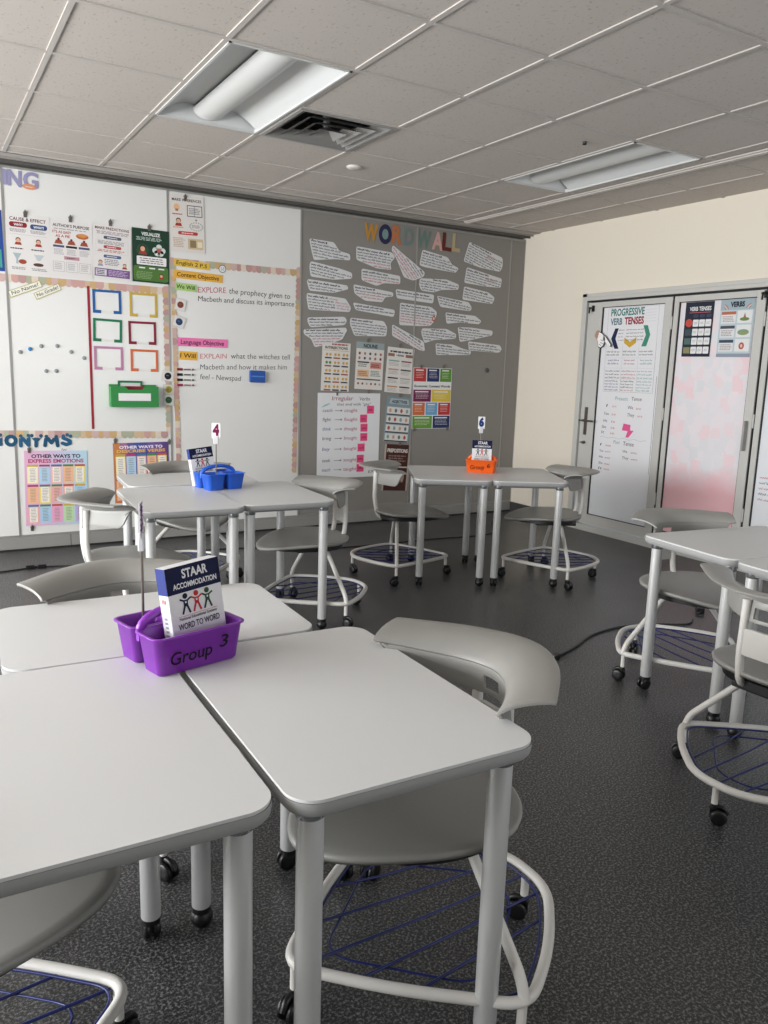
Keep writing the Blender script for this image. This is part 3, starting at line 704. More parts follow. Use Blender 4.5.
def dictionary_box(T, label):
    t = empty('boxed_dictionary'); t.matrix_world = T; tag(t, label, 'book', 'boxed word to word dictionaries')
    w, h, d = .137, .210, .036
    white = mat('box_white', '#d8d8da', .45); navy = mat('box_navy', '#10153a', .65, spec=.2); blue = mat('box_side_blue', '#2f3a78', .65, spec=.2)
    b = MB(); b.box(-w/2, w/2, -d/2, d/2, 0, h, white, .0012); b.build('box_body', t)
    F = Matrix(((1,0,0,0),(0,0,-1,-d/2-.0004),(0,1,0,0),(0,0,0,1)))
    b = MB(F); b.rect(-w/2, h*.72, w/2, h, navy, 0.0002)
    b.text('STAAR', 0.004, h*.868, .019, white, .066, align='C', z=.0005, bold=.03); b.text('ACCOMMODATION', 0.002, h*.768, .0115, white, .112, align='C', z=.0005, bold=.03)
    for cx, col in ((-.028, '#16233f'), (.0, '#c9272c'), (.028, '#2c4d33')):
        m = ink(col); b.disc(cx, h*0.680, .0062, m, .0004)
        b.poly([(cx-.006,h*0.640),(cx+.006,h*0.640),(cx+.005,h*0.570),(cx-.005,h*0.570)], m, .0004)
        b.line(cx-.004, h*0.630, cx-.014, h*0.655, .0038, m, .0005); b.line(cx+.004, h*0.630, cx+.014, h*0.655, .0038, m, .0005)
        b.line(cx-.003, h*0.580, cx-.010, h*0.495, .0046, m, .0005); b.line(cx+.003, h*0.580, cx+.009, h*0.495, .0046, m, .0005)
        b.rect(cx-.002, h*0.605, cx+.002, h*0.625, white, .0007)
    b.text('National Educational Systems', 0, h*.435, .0062, ink('#2b2b40'), .096, align='C', z=.0005, bold=.01)
    b.text('WORD TO WORD', 0, h*.340, .0130, ink('#1b1b2e'), .106, align='C', z=.0005, bold=.015); b.line(-.05, h*.473, .05, h*.476, .0007, ink('#c9272c'), .0006)
    b.build('printed_front', t)
    G = Matrix(((0,0,-1,-w/2-.0004),(-1,0,0,0),(0,1,0,0),(0,0,0,1)))
    b = MB(G); b.rect(-d/2, h*.72, d/2, h, blue, .0002); b.text('III', 0, h*.63, .010, ink('#c9272c'), .014, align='C', z=.0005)
    for k in range(9): b.rect(-.006, h*(.10+.045*k), .005, h*(.125+.045*k), ink('#8d8f9c'), .0005)
    b.build('printed_spine', t)
    return t
def box_T(x, y, z, yaw, lean, roll): return Matrix.Translation((x, y, z)) @ Matrix.Rotation(math.radians(yaw), 4, 'Z') @ Matrix.Rotation(math.radians(lean), 4, 'X') @ Matrix.Rotation(math.radians(roll), 4, 'Y')
dictionary_box(box_T(-.072, -1.700, TZ+.013, 17, -7, -3.5) @ Matrix.Scale(1.06, 4), 'large white and navy boxed dictionary standing in the purple caddy')
dictionary_box(box_T(.785, .900, TZ+.013, 4, -8, -6), 'white and navy boxed dictionary leaning in the blue caddy')
dictionary_box(box_T(2.795, .945, TZ+.013, -36, -4, 0), 'white and navy boxed dictionary standing in the orange caddy')

def number_sign(x, y, rz, h, label, digit, col, purple=False, lean=(0,0)):
    t = empty('table_sign', (x, y, TZ+.006), math.radians(rz)); tag(t, label, 'sign', 'group number signs')
    b = MB(); b.lathe([(.016, 0), (.016, .004), (.006, .008)], STEEL, 16); b.build('sign_base', t)
    b = MB(); b.tube([(0, 0, .002), (lean[0]*h, lean[1]*h, h)], .0032, STEEL, n=8); b.build('rod', t)
    cx, cy = lean[0]*h, lean[1]*h
    b = MB(Matrix.Translation((cx, cy, h))); 
    b.box(-.014, .014, -.007, .007, -.038, .004, mat('clear_clip', '#c9cace', .3), .003); b.build('clip', t)
    b = MB(Matrix(((1,0,0,cx),(0,0,-1,cy),(0,1,0,h),(0,0,0,1))))
    b.box(-.024, .024, -.008, .078, -.0012, .0012, PAPER)
    b.text(digit, 0, .012, .054, ink(col), .036 if not purple else .03, align='C', z=.0016, bold=.07)
    if purple:
        for k in range(7): b.line(-.022, .0+.012*k, .022, .012+.010*k, .004, ink('#6d3a7a' if k % 2 else '#a68bb5'), .0014)
    b.build('number_card', t)
    return t
number_sign(-.176, -1.598, 68, .285, 'thin purple and white sign on a rod in the purple caddy, seen nearly edge-on', '3', '#6d3a7a', True)
number_sign(.818, .800, -25, .285, 'white sign with a maroon 4 on a rod in the blue caddy', '4', '#7a1046')
number_sign(2.825, 1.005, -32, .30, 'white sign with a dark blue 6 on a rod in the orange caddy', '6', '#16307c')

# ================================================================== CABLES
def cable(pts, label, plug_at=None, mid=None, r=.0055):
    b = MB(); P = spline([(x, y, r+.001 if len(p) == 2 else p[2]) for p in pts for x, y in [p[:2]]], 8); b.tube(P, r, BLACK, n=8)
    o = b.build('power_cable')
    for c, d in (plug_at or []):
        q = MB(Matrix.Translation((c[0], c[1], .013)) @ Matrix.Rotation(math.radians(d), 4, 'Z')); q.box(-.035, .02, -.013, .013, -.012, .014, BLACK, .004); q.cyl((.02, 0, 0), (.045, 0, 0), .008, BLACK, 10, .005); q.build('plug', o)
    return tag(o, label, 'cable')
cable([(2.10,-.645),(2.292,-.579),(2.518,-.477),(2.769,-.446),(2.99,-.50),(3.17,-.58),(3.29,-.53)], 'black cable curving across the floor towards the right-hand chair', [((2.075,-.66),-160)])
cable([(-.9,2.12),(-.195,2.206),(-.008,2.239),(.179,2.217),(.552,2.084),(.9,2.15)], 'black cable with a thick connector on the floor at the left, below the whiteboard', [((.0,2.239),0),((.06,2.235),180)])
cable([(1.1,2.30),(1.497,2.254),(1.911,2.081),(2.24,1.967),(2.7,1.95),(3.076,1.952),(3.582,1.918),(3.812,2.00),(3.83,2.06,.02),(3.83,2.07,.09)], 'long black cable on the floor behind the orange caddy tables, its end turned up')
b = MB(Matrix.Translation((3.47,-.44,.016)) @ Matrix.Rotation(.8, 4, 'Z')); b.box(-.04,.04,-.022,.022,-.015,.02,BLACK,.005); b.tube(spline([(-.04,0,0),(-.09,.03,-.005),(-.12,.0,-.01)],5),.005,BLACK); tag(b.build('power_adapter'), 'small black adapter on the floor behind the door side chair', 'adapter')

# ================================================================== THINGS ON THE WALLS
def sheet(key, name, label, cat, fn, wall='back', col='#dedddb', group=None, out=.0012, thick=.0012, inflate=None):
    u, v, w, h, deg = W[key]
    fr = (back_frame if wall == 'back' else right_frame)(u, v, deg, out + (0 if wall == 'back' else 0))
    b = MB(fr @ Matrix.Translation((-w/2, -h/2, 0)))
    if col: b.box(0, w, 0, h, 0, thick, ink(col)); 
    b.Z = thick + .0004
    fn(b, w, h)
    o = b.build(name); tag(o, label, cat, group); return o
def bars(b, x0, y0, x1, y1, rows, m, z, fill=.55, rnd=random):
    """small printed lines of words"""
    if rows < 1: return
    dy = (y1-y0)/rows
    for r in range(rows):
        y = y1-dy*(r+.5); x = x0+rnd.uniform(0, .06)*(x1-x0); e = x1-rnd.uniform(0, .2)*(x1-x0)
        while x < e:
            l = min(e-x, (x1-x0)*rnd.uniform(.07, .2)); b.rect(x, y-dy*fill/2, x+l, y+dy*fill/2, m, z); x += l+(x1-x0)*.03
def person_icon(b, x, y, s, z, hair='#3a2420', shirt='#a8352c', skin='#e0a582'):
    b.poly([(x-s*.75, y-s*.9), (x+s*.75, y-s*.9), (x+s*.5, y-s*.3), (x-s*.5, y-s*.3)], ink(shirt), z); b.disc(x, y+s*.18, s*.52, ink(hair), z+.0002); b.disc(x, y+s*.05, s*.42, ink(skin), z+.0004, s*.44)
DK, GY, RD, BL = '#33313a', '#8b8b90', '#8e1f2b', '#33497f'

def f_cause(b, w, h):
    z = b.Z; b.text('CAUSE & EFFECT', w/2, h*.885, h*.055, ink('#5b2330'), w*.82, z=z, align='C', bold=.02)
    b.prism([(x, y) for x, y in rrect(w*.08, h*.775, w*.48, h*.86, h*.04)], z, z+.0003, ink(RD)); b.prism(rrect(w*.55, h*.765, w*.94, h*.85, h*.04), z, z+.0003, ink(BL))
    b.text('WHY?', w*.28, h*.797, h*.038, PAPER, w*.2, z=z+.0006, align='C', bold=.03); b.text('WHAT?', w*.745, h*.787, h*.038, PAPER, w*.24, z=z+.0006, align='C', bold=.03)
    for x in (.08, .55): bars(b, w*x, h*.69, w*(x+.38), h*.75, 3, ink(GY), z)
    b.rect(w*.07, h*.655, w*.93, h*.658, ink(GY), z)
    for x in (.27, .73): person_icon(b, w*x, h*.55, w*.11, z); bars(b, w*(x-.18), h*.40, w*(x+.18), h*.435, 1, ink(DK), z)
    b.poly([(w*.14,h*.34),(w*.34,h*.34),(w*.26,h*.24),(w*.27,h*.16),(w*.21,h*.16),(w*.22,h*.24)], ink('#9fb0b8'), z); b.disc(w*.36, h*.2, w*.09, ink('#a3442a'), z+.0002, h*.04)
    b.poly([(w*.62,h*.34),(w*.86,h*.34),(w*.76,h*.24),(w*.70,h*.24)], ink('#b5c0c4'), z); b.disc(w*.72, h*.17, w*.12, ink('#5a3a33'), z+.0002, h*.03)
    for x in (.1, .56): bars(b, w*x, h*.06, w*(x+.36), h*.11, 2, ink(GY), z)
def f_author(b, w, h):
    z = b.Z; b.text("AUTHOR'S PURPOSE", w/2, h*.885, h*.05, ink(DK), w*.86, z=z, align='C', bold=.02); bars(b, w*.08, h*.835, w*.92, h*.86, 1, ink(GY), z)
    b.text("IT'S AS EASY", w*.28, h*.77, h*.045, ink('#b03a2e'), w*.44, z=z, align='C', bold=.02); b.text('AS A PIE', w*.3, h*.70, h*.045, ink('#b03a2e'), w*.34, z=z, align='C', bold=.02)
    b.disc(w*.76, h*.75, w*.15, ink('#b9622c'), z, h*.05); b.disc(w*.76, h*.765, w*.11, ink('#d98a45'), z+.0002, h*.03)
    for x, c in ((.2, '#4b4f75'), (.5, '#2b2b30'), (.8, '#4b4f75')):
        b.poly([(w*(x-.1),h*.58),(w*(x+.1),h*.58),(w*(x+.06),h*.65),(w*(x-.06),h*.65)], ink('#a04a35'), z); b.disc(w*x, h*.665, w*.03, ink('#7d2a24'), z+.0002)
        b.rect(w*(x-.13), h*.52, w*(x+.13), h*.56, ink(c), z); bars(b, w*(x-.12), h*.39, w*(x+.12), h*.5, 5, ink('#a9a9ad'), z)
    b.rect(w*.32, h*.31, w*.68, h*.37, ink('#b98493'), z); bars(b, w*.37, h*.325, w*.63, h*.355, 1, ink('#6e3f50'), z+.0002)
    for x in (.06, .37, .68): b.frame(w*x, h*.09, w*(x+.27), h*.27, w*.006, ink(GY), z); bars(b, w*(x+.03), h*.12, w*(x+.22), h*.25, 4, ink('#b0b0b4'), z)
def f_predict(b, w, h):
    z = b.Z; b.text('MAKE PREDICTIONS', w/2, h*.90, h*.045, ink('#6b2a35'), w*.88, z=z, align='C', bold=.02); bars(b, w*.06, h*.81, w*.94, h*.875, 3, ink('#9c8f94'), z)
    for y, c in ((.73, '#4a5468'), (.56, '#b4443f'), (.39, '#4a5e8c')):
        b.prism(rrect(w*.28, h*y, w*.74, h*(y+.055), h*.025), z, z+.0003, ink(c)); bars(b, w*.36, h*(y+.015), w*.66, h*(y+.04), 1, PAPER, z+.0006)
    b.frame(w*.08, h*.47, w*.92, h*.71, w*.006, ink('#c9c4c4'), z); bars(b, w*.12, h*.63, w*.88, h*.70, 3, ink(GY), z); bars(b, w*.12, h*.49, w*.88, h*.54, 2, ink('#b86a66'), z); bars(b, w*.3, h*.25, w*.7, h*.37, 4, ink(GY), z)
    person_icon(b, w*.2, h*.29, w*.1, z, shirt='#8d93a6'); person_icon(b, w*.83, h*.27, w*.09, z, shirt='#933b34')
    b.rect(w*.05, h*.04, w*.97, h*.19, ink('#74508a'), z); b.rect(w*.08, h*.06, w*.36, h*.17, ink('#cfcad6'), z+.0002); bars(b, w*.1, h*.07, w*.34, h*.16, 3, ink(DK), z+.0004); bars(b, w*.4, h*.06, w*.93, h*.17, 4, ink('#b79fc6'), z+.0002)
def f_visualize(b, w, h):
    z = b.Z; b.text('VISUALIZE', w*.5, h*.875, h*.06, PAPER, w*.5, z=z, align='C', bold=.03); bars(b, w*.1, h*.78, w*.9, h*.85, 3, ink('#a9bdb2'), z)
    b.disc(w*.28, h*.60, w*.17, ink('#2a4c3a'), z); person_icon(b, w*.28, h*.62, w*.15, z+.0002)
    for dx, dy in ((0,.06),(.1,.0),(-.1,0),(.05,-.05),(-.05,-.05)): b.disc(w*(.72+dx), h*(.62+dy), w*.08, ink('#c9d3cd'), z)
    b.disc(w*.72, h*.62, w*.06, ink('#b5524a'), z+.0002)
    b.prism(rrect(w*.12, h*.33, w*.92, h*.49, h*.02), z, z+.0003, PAPER); bars(b, w*.18, h*.35, w*.86, h*.47, 3, ink('#63373a'), z+.0006, .35)
    b.prism(rrect(w*.03, h*.03, w*.97, h*.31, h*.05), z, z+.0003, ink('#4d7a33')); bars(b, w*.1, h*.06, w*.55, h*.21, 5, ink('#7fa065'), z+.0006)
    for x in (.18, .45, .7): b.rect(w*x, h*.26, w*(x+.16), h*.285, PAPER, z+.0006)
    person_icon(b, w*.78, h*.14, w*.09, z+.0006)
def f_infer(b, w, h):
    z = b.Z; b.text('MAKE INFERENCES', w*.5, h*.90, h*.045, ink(DK), w*.86, z=z, align='C', bold=.02)
    b.disc(w*.2, h*.79, w*.09, ink('#e8b27e'), z); b.rect(w*.16, h*.72, w*.24, h*.76, ink('#a0705a'), z+.0002); bars(b, w*.05, h*.65, w*.38, h*.685, 1, ink('#b5443c'), z); person_icon(b, w*.24, h*.54, w*.14, z); bars(b, w*.06, h*.42, w*.4, h*.45, 1, ink('#d07a3a'), z)
    b.frame(w*.5, h*.64, w*.95, h*.84, w*.02, ink('#27375a'), z); b.line(w*.72, h*.64, w*.72, h*.84, w*.01, ink('#27375a'), z+.0002); bars(b, w*.55, h*.68, w*.9, h*.80, 4, ink(GY), z)
    b.text('+', w*.76, h*.56, h*.05, ink(DK), z=z, align='C', bold=.03)
    for k in range(16): a = 2*PI*k/16; b.disc(w*.76+w*.19*math.cos(a), h*.47+h*.07*math.sin(a), w*.02, ink('#9aa6ad'), z)
    bars(b, w*.62, h*.44, w*.9, h*.50, 3, ink(GY), z)
    b.prism(rrect(w*.22, h*.31, w*.80, h*.37, h*.028), z, z+.0003, ink('#c0392f')); bars(b, w*.3, h*.327, w*.72, h*.353, 1, PAPER, z+.0006)
    bars(b, w*.06, h*.08, w*.42, h*.26, 6, ink('#c2a58f'), z); b.rect(w*.5, h*.06, w*.95, h*.25, ink('#cbb38a'), z); b.rect(w*.56, h*.09, w*.74, h*.22, ink('#8f7a55'), z+.0002); b.rect(w*.78, h*.1, w*.92, h*.2, ink('#e0d6b9'), z+.0002)
PAST = ['#f3e8a6', '#e79bc0', '#a9cde8', '#b5d9a4', '#f2b3a4', '#b9a8d8', '#f1b58a', '#a8d9d6', '#f2dd62', '#d98bb5', '#e9a5a0', '#dfe39b', '#efa99b', '#d1a0cf', '#9fc8e6']
def f_grid_poster(title, sub, tc, sc_, bg, cols, rows, dark=False):
    def f(b, w, h):
        z = b.Z
        for k in range(8): b.rect(w*k/8, 0, w*(k+1)/8, h, ink(bg[k % len(bg)]), z-.0002)
        b.text(title, w/2, h*.905, h*.045, ink(tc), w*.78, z=z, align='C', bold=.035); b.text(sub, w/2, h*.84, h*.047, ink(sc_), w*.88, z=z, align='C', bold=.035)
        gw = w*.94/cols; gh = h*.80/rows
        for r in range(rows):
            for c in range(cols):
                x0 = w*.03+c*gw+gw*.05; y1 = h*.815-r*gh; y0 = y1-gh*.93; k = (r*cols+c*2+r) % len(PAST)
                b.rect(x0, y0, x0+gw*.9, y1, ink(PAST[k]), z); b.rect(x0, y1-gh*.10, x0+gw*.9, y1, ink(['#c9a83d', '#b0386f', '#3f74a8', '#4c8a45', '#c2543f'][(c+r) % 5]), z+.0002)
                if k % 4 == 0: b.rect(x0+gw*.12, y0+gh*.05, x0+gw*.78, y1-gh*.14, ink('#ece6dc'), z+.0001)
                bars(b, x0+gw*.2, y0+gh*.08, x0+gw*.72, y1-gh*.17, 9, ink('#8b8578'), z+.0003, .35)
    return f
def f_interj(b, w, h):
    z = b.Z; bars(b, w*.3, h*.93, w*.95, h*.99, 1, ink('#b1564a'), z); b.text('INTERJECTIONS', w/2, h*.865, h*.05, ink(DK), w*.8, z=z, align='C', bold=.03); b.rect(w*.04, h*.83, w*.96, h*.838, ink('#c3a05a'), z)
    for r in range(5):
        y = h*(.75-.165*r)
        for g in range(3):
            for k in range(2): b.disc(w*(.17+.3*g+.12*k), y, w*.045, ink('#d8a44b' if (r, g) != (1, 0) else '#5c8a4a'), z)
            b.rect(w*(.1+.3*g), y-h*.085, w*(.34+.3*g), y-h*.055, ink(['#44464d', '#a5543e', '#44464d'][(g+r) % 3]), z)
def f_nouns(b, w, h):
    z = b.Z; b.rect(0, h*.86, w, h, ink('#93a4a8'), z); b.text('NOUNS', w/2, h*.885, h*.075, ink('#22262c'), w*.5, z=z+.0003, align='C', bold=.03)
    for r in range(2):
        for c in range(5): b.disc(w*(.12+.19*c), h*(.76-.1*r), w*.04, ink(['#8d3b3b', '#a8776a', '#4a4f63', '#6d6f73', '#b0605c'][(c+r) % 5]), z, h*.03)
    b.rect(w*.06, h*.56, w*.48, h*.59, ink('#2e3238'), z); b.rect(w*.52, h*.45, w*.92, h*.59, ink('#cf8878'), z); bars(b, w*.08, h*.47, w*.46, h*.55, 2, ink('#77807c'), z); bars(b, w*.55, h*.47, w*.9, h*.55, 2, ink('#7e3a34'), z+.0002)
    b.rect(w*.06, h*.26, w*.48, h*.41, ink('#e2b78e'), z); bars(b, w*.1, h*.28, w*.45, h*.39, 3, ink('#a26a4d'), z+.0002); bars(b, w*.54, h*.28, w*.92, h*.41, 4, ink('#6f8a7c'), z); b.rect(w*.06, h*.20, w*.92, h*.225, ink('#2e3238'), z)
    for c in range(6): b.disc(w*(.12+.155*c), h*.12, w*.035, ink(['#a8403c', '#7a4a3a', '#b89a92'][c % 3]), z, h*.025)
def f_tenses(b, w, h):
    z = b.Z; bars(b, w*.08, h*.885, w*.92, h*.93, 1, ink('#3b3b3f'), z, .8); b.rect(w*.03, h*.80, w*.97, h*.865, ink('#9a6a55'), z); b.rect(w*.27, h*.80, w*.68, h*.865, ink('#e2ded6'), z+.0002); b.text('VERBS', w*.47, h*.812, h*.038, ink(DK), w*.3, z=z+.0004, align='C', bold=.03)
    cs = ['#7ea69b', '#8a3f44', '#c08a84', '#2f3138', '#26262a', '#a9a49b', '#c9875f', '#33343a']
    for r in range(4):
        for c in range(2):
            y = h*(.72-.19*r); x = w*(.08+.46*c); b.rect(x, y-h*.03, x+w*.38, y, ink(cs[r*2+c]), z); bars(b, x, y-h*.13, x+w*.38, y-h*.045, 3, ink('#a6a09b'), z, .4)
def f_adject(b, w, h):
    z = b.Z; b.rect(0, h*.80, w, h, ink('#7c929c'), z); b.poly([(w*.1,h*.84),(w*.9,h*.84),(w*.85,h*.96),(w*.15,h*.96)], ink('#a3b4ba'), z+.0002); b.text('ADJECTIVES', w/2, h*.865, h*.06, ink('#22303a'), w*.6, z=z+.0004, align='C', bold=.03)
    for r in range(4):
        y1 = h*(.77-.195*r); b.rect(w*.05, y1-h*.15, w*.95, y1, ink('#dad8d2'), z+.0002); b.rect(w*.05, y1-h*.175, w*.95, y1-h*.152, ink('#2c3036'), z+.0002)
        for c in range(4): b.disc(w*(.17+.22*c), y1-h*.075, w*.05, ink(['#cf9a84', '#6a7480', '#b8564e', '#84a2a6'][(r+c) % 4]), z+.0004, h*.045)
def f_prepos(b, w, h):
    z = b.Z; b.rect(0, 0, w*.07, h, ink('#b8a79b'), z); b.rect(w*.93, 0, w, h, ink('#b8a79b'), z); b.text('PREPOSITIONS', w/2, h*.83, h*.075, ink('#e6ddd4'), w*.78, z=z, align='C', bold=.03)
    bars(b, w*.14, h*.62, w*.86, h*.78, 3, ink('#8c6f68'), z); b.rect(w*.08, h*.50, w*.92, h*.53, ink('#c9b8ac'), z)
    for c in range(3): b.disc(w*(.22+.27*c), h*.30, w*.07, ink('#a98c80'), z, h*.12)
def f_context(b, w, h):
    z = b.Z; g = .012
    def cell(x0, y0, x1, y1, c): b.rect(w*(x0+g), h*(y0+g*.6), w*(x1-g), h*(y1-g*.6), ink(c), z); bars(b, w*(x0+.06), h*(y0+(y1-y0)*.25), w*(x1-.06), h*(y0+(y1-y0)*.7), 4, PAPER if c in ('#27346b', '#7a2153') else ink('#e9dccc'), z+.0003, .22); b.rect(w*(x0+.06), h*(y1-.05), w*(x1-.08), h*(y1-.03), PAPER, z+.0003)
    cell(0, .77, .34, 1, '#c8363a'); cell(.34, .77, .68, 1, '#27346b'); cell(.68, .77, 1, 1, '#5d9a37')
    b.text('Economic Context Words', w/2, h*.685, h*.035, ink(DK), w*.93, z=z, align='C', bold=.03)
    cell(0, .44, .48, .65, '#7a2153'); cell(.48, .44, 1, .65, '#e3c42e'); cell(0, .22, .33, .44, '#dc6a35'); cell(.33, .22, .66, .44, '#66a5d6'); cell(.66, .22, 1, .44, '#cd3239'); cell(0, 0, .53, .22, '#64a13a'); cell(.53, 0, 1, .22, '#27346b')
def f_chart(b, w, h):
    z = b.Z; P_, K_, N_ = ink('#b03565'), ink('#4d4a55'), ink('#4a5a94')
    b.text('Irregular', w*.22, h*.915, h*.05, ink('#a8324a'), w*.34, z=z, shear=.15); b.text('Verbs', w*.66, h*.915, h*.042, K_, w*.17, z=z, shear=.15); b.text('that end with "ght"', w*.30, h*.855, h*.032, K_, w*.55, z=z, shear=.15)
    rows = [('catch','caught',.80,.15,.80),('fight','fought',.695,.13,.69),('think','thought',.585,.13,.70),('bring','brought',.475,.14,.70),('buy','bought',.35,.12,.66),('seek','sought',.215,.13,.65),('teach','taught',.105,.13,.65)]
    for k, (a, c, y, x, sx) in enumerate(rows):
        y_ = h*(y-.02); b.text(a, w*.08, y_, h*.038, N_ if k % 2 == 0 else K_, w*x, z=z, shear=.15); b.line(w*.27, y_+h*.015, w*.38, y_+h*.015, w*.006, K_, z); b.line(w*.36, y_+h*.025, w*.385, y_+h*.015, w*.006, K_, z); b.line(w*.36, y_+h*.005, w*.385, y_+h*.015, w*.006, K_, z)
        b.text(c, w*.42, y_, h*.04, P_, w*.21, z=z, shear=.15)
        q = w*.115; b.rect(w*sx-.01, y_-h*.02, w*sx-.01+q, y_-h*.02+q*.98, ink('#f2427f'), z+.0012); b.scrawl(w*sx+.003, y_+h*.012, w*sx-.02+q, y_+h*.014, h*.022, ink('#7d1f45'), z+.0018)
    b.text('EX', w*.83, h*.045, h*.035, K_, w*.1, z=z, shear=.15); b.poly([(w*.05,h*.83),(w*.12,h*.87),(w*.2,h*.885),(w*.17,h*.86),(w*.1,h*.84)], ink('#9dbfc9'), z-.0002)
P = [
 ('cause', 'poster', 'white CAUSE & EFFECT poster with a red and a blue heading pill', f_cause, '#d9d5d3'),
 ('author', 'poster', "white AUTHOR'S PURPOSE poster with a pie drawing", f_author, '#d9d5d3'),
 ('predict', 'poster', 'white MAKE PREDICTIONS poster with a purple band at the bottom', f_predict, '#d9d5d3'),
 ('visualize', 'poster', 'dark green VISUALIZE poster with a light green lower part', f_visualize, '#1f4030'),
 ('inference', 'poster', 'white MAKE INFERENCES poster with an open book, hung above the others', f_infer, '#d8d2cd'),
 ('bluep', 'poster', 'blue poster cut off by the left edge of the photo', lambda b, w, h: b.rect(w*.06, h*.06, w*.94, h*.36, ink('#3f9e90'), b.Z), '#22479b'),
 ('emotions', 'word poster', 'pastel OTHER WAYS TO EXPRESS EMOTIONS poster with three rows of word boxes', f_grid_poster('OTHER WAYS TO', 'EXPRESS EMOTIONS', '#2a2733', '#b5386a', ['#dba4c6', '#d9a9c9', '#d5aecd', '#cdb4d3', '#c3bcd9', '#b9c4de', '#b0cbe0', '#aad0e2'], 5, 3), '#d8b9d0'),
 ('verbsp', 'word poster', 'OTHER WAYS TO DESCRIBE VERBS poster with a purple to orange heading, behind the far chair', f_grid_poster('OTHER WAYS TO', 'DESCRIBE VERBS', '#ece6ee', '#f0b43c', ['#c97a45', '#a0628a', '#5c4f9a', '#3f4fa6', '#4a4a9c', '#6b4f9c', '#6d4796', '#5d3f88'], 5, 2), '#5a4a98'),
 ('interj', 'poster', 'INTERJECTIONS poster with rows of small yellow faces', f_interj, '#dbd8d2'),
 ('nouns', 'poster', 'NOUNS poster with a grey blue heading, between the interjections and verbs posters', f_nouns, '#dcd8d2'),
 ('tenses', 'poster', 'white verbs poster with a brown heading band on the grey wall', f_tenses, '#dcd9d4'),
 ('adject', 'poster', 'blue grey ADJECTIVES poster, middle of the vertical run of three', f_adject, '#8199a3'),
 ('prepos', 'poster', 'dark brown PREPOSITIONS poster at the bottom of the vertical run', f_prepos, '#4c2722'),
 ('context', 'poster', 'poster of coloured rectangles headed Economic Context Words', f_context, '#e4e4e2'),
 ('chart', 'chart', 'large white handwritten Irregular Verbs chart with pink sticky notes', f_chart, '#dedfe2'),
]
for key, cat, lb, fn, col in P:
    name = {'chart': 'chart_paper'}.get(key, 'poster')
    sheet(key, name, lb, cat, fn, col=col, out=.004 if key in ('inference', 'visualize') else .0022, group='posters hung on the classroom wall' if cat == 'poster' else None)

# magnetic clips
def clip(u, v, label, s=1.):
    b = MB(back_frame(u, v, 0, .006)); b.lathe([(.013*s, 0), (.013*s, .008), (.010*s, .010)], STEEL, 16); b.box(-.011*s, .011*s, -.030*s, -.004*s, .001, .006, STEEL, .002); b.box(-.004*s, .004*s, .0, .020*s, .010, .014, STEEL, .001)
    o = b.build('magnetic_clip'); o.data.transform(Matrix.Translation((0, .0045, 0))); return tag(o, label, 'clip', 'steel clips holding the posters')
for (u, v), lb in zip(W['clips'], ['steel clip holding the CAUSE & EFFECT poster', "steel clip holding the AUTHOR'S PURPOSE poster", 'steel clip holding the MAKE PREDICTIONS poster', 'steel clip holding the green VISUALIZE poster', 'steel clip holding the MAKE INFERENCES poster']): clip(u, v, lb)
for (u, v), lb in zip(W['pclips'], ['steel clip at the top of the EXPRESS EMOTIONS poster', 'steel clip at the bottom of the EXPRESS EMOTIONS poster', 'steel clip at the top left of the DESCRIBE VERBS poster', 'steel clip at the top right of the DESCRIBE VERBS poster']): clip(u, v, lb, .95)
for (u, v), lb in zip(W['gclips'], ['clip above the NOUNS poster', 'clip above the brown banded verbs poster', 'clip above the Irregular Verbs chart', 'clip below the NOUNS poster', 'clip between the verbs and ADJECTIVES posters', 'clip at top left of the coloured rectangles poster', 'clip at top right of the coloured rectangles poster', 'clip at bottom left of the coloured rectangles poster', 'clip at bottom right of the coloured rectangles poster', 'clip between the ADJECTIVES and PREPOSITIONS posters']): clip(u, v, lb, .75)

# scalloped borders
BC = ['#c99a92', '#cdb08c', '#a9ab92', '#c7a7a0', '#d6c7b4', '#b98f8a', '#c9a46f']
def border(key, label, side, w=.055):
    x0, y0, x1, y1 = W['borders'][key]; L = math.hypot(x1-x0, y1-y0); a = math.degrees(math.atan2(y1-y0, x1-x0))
    b = MB(back_frame(x0, y0, a, .0012 if 'top' in key else .0026)); n = int(L/.043); d = L/n; first_ = 1; s = side
    b.box(0, L, min(0, s*w*.55), max(0, s*w*.55), 0, .0006, ink('#cdaea0'))
    for i in range(n):
        c = BC[random.randrange(7)]; pts = [(d*(i+.5)+d*.62*math.cos(t), s*(w*.5+w*.5*math.sin(t))) for t in [PI*k/10 for k in range(11)]]
        q_ = pts + [(d*(i-.12), 0), (d*(i+1.12), 0)]; b.poly(q_ if s > 0 else q_[::-1], ink(c), .0009+.0002*(i % 3))
    return tag(b.build('scalloped_border'), label, 'border', 'scalloped bulletin board borders')
border('ltop', 'pink and tan scalloped border along the top of the left whiteboard area', -1)
border('lright', 'scalloped border down the right side of the coloured frames area', -1, .045)
border('lbot', 'scalloped border along the bottom of the left area, above the big blue letters', -1)
border('mtop', 'scalloped border along the top of the objectives board', -1)
border('mleft', 'scalloped border down the left side of the objectives board', 1, .040)
border('mright', 'scalloped border down the right side of the objectives board, beside the grey wall', -1, .045)
x0, y0, x1, y1 = W['redtape']; L = math.hypot(x1-x0, y1-y0)
b = MB(back_frame(x0, y0, math.degrees(math.atan2(y1-y0, x1-x0)), .0022)); b.box(0, L, -.009, .009, 0, .0006, ink('#a32033')); tag(b.build('red_tape'), 'vertical strip of dark red tape left of the coloured frames', 'tape')

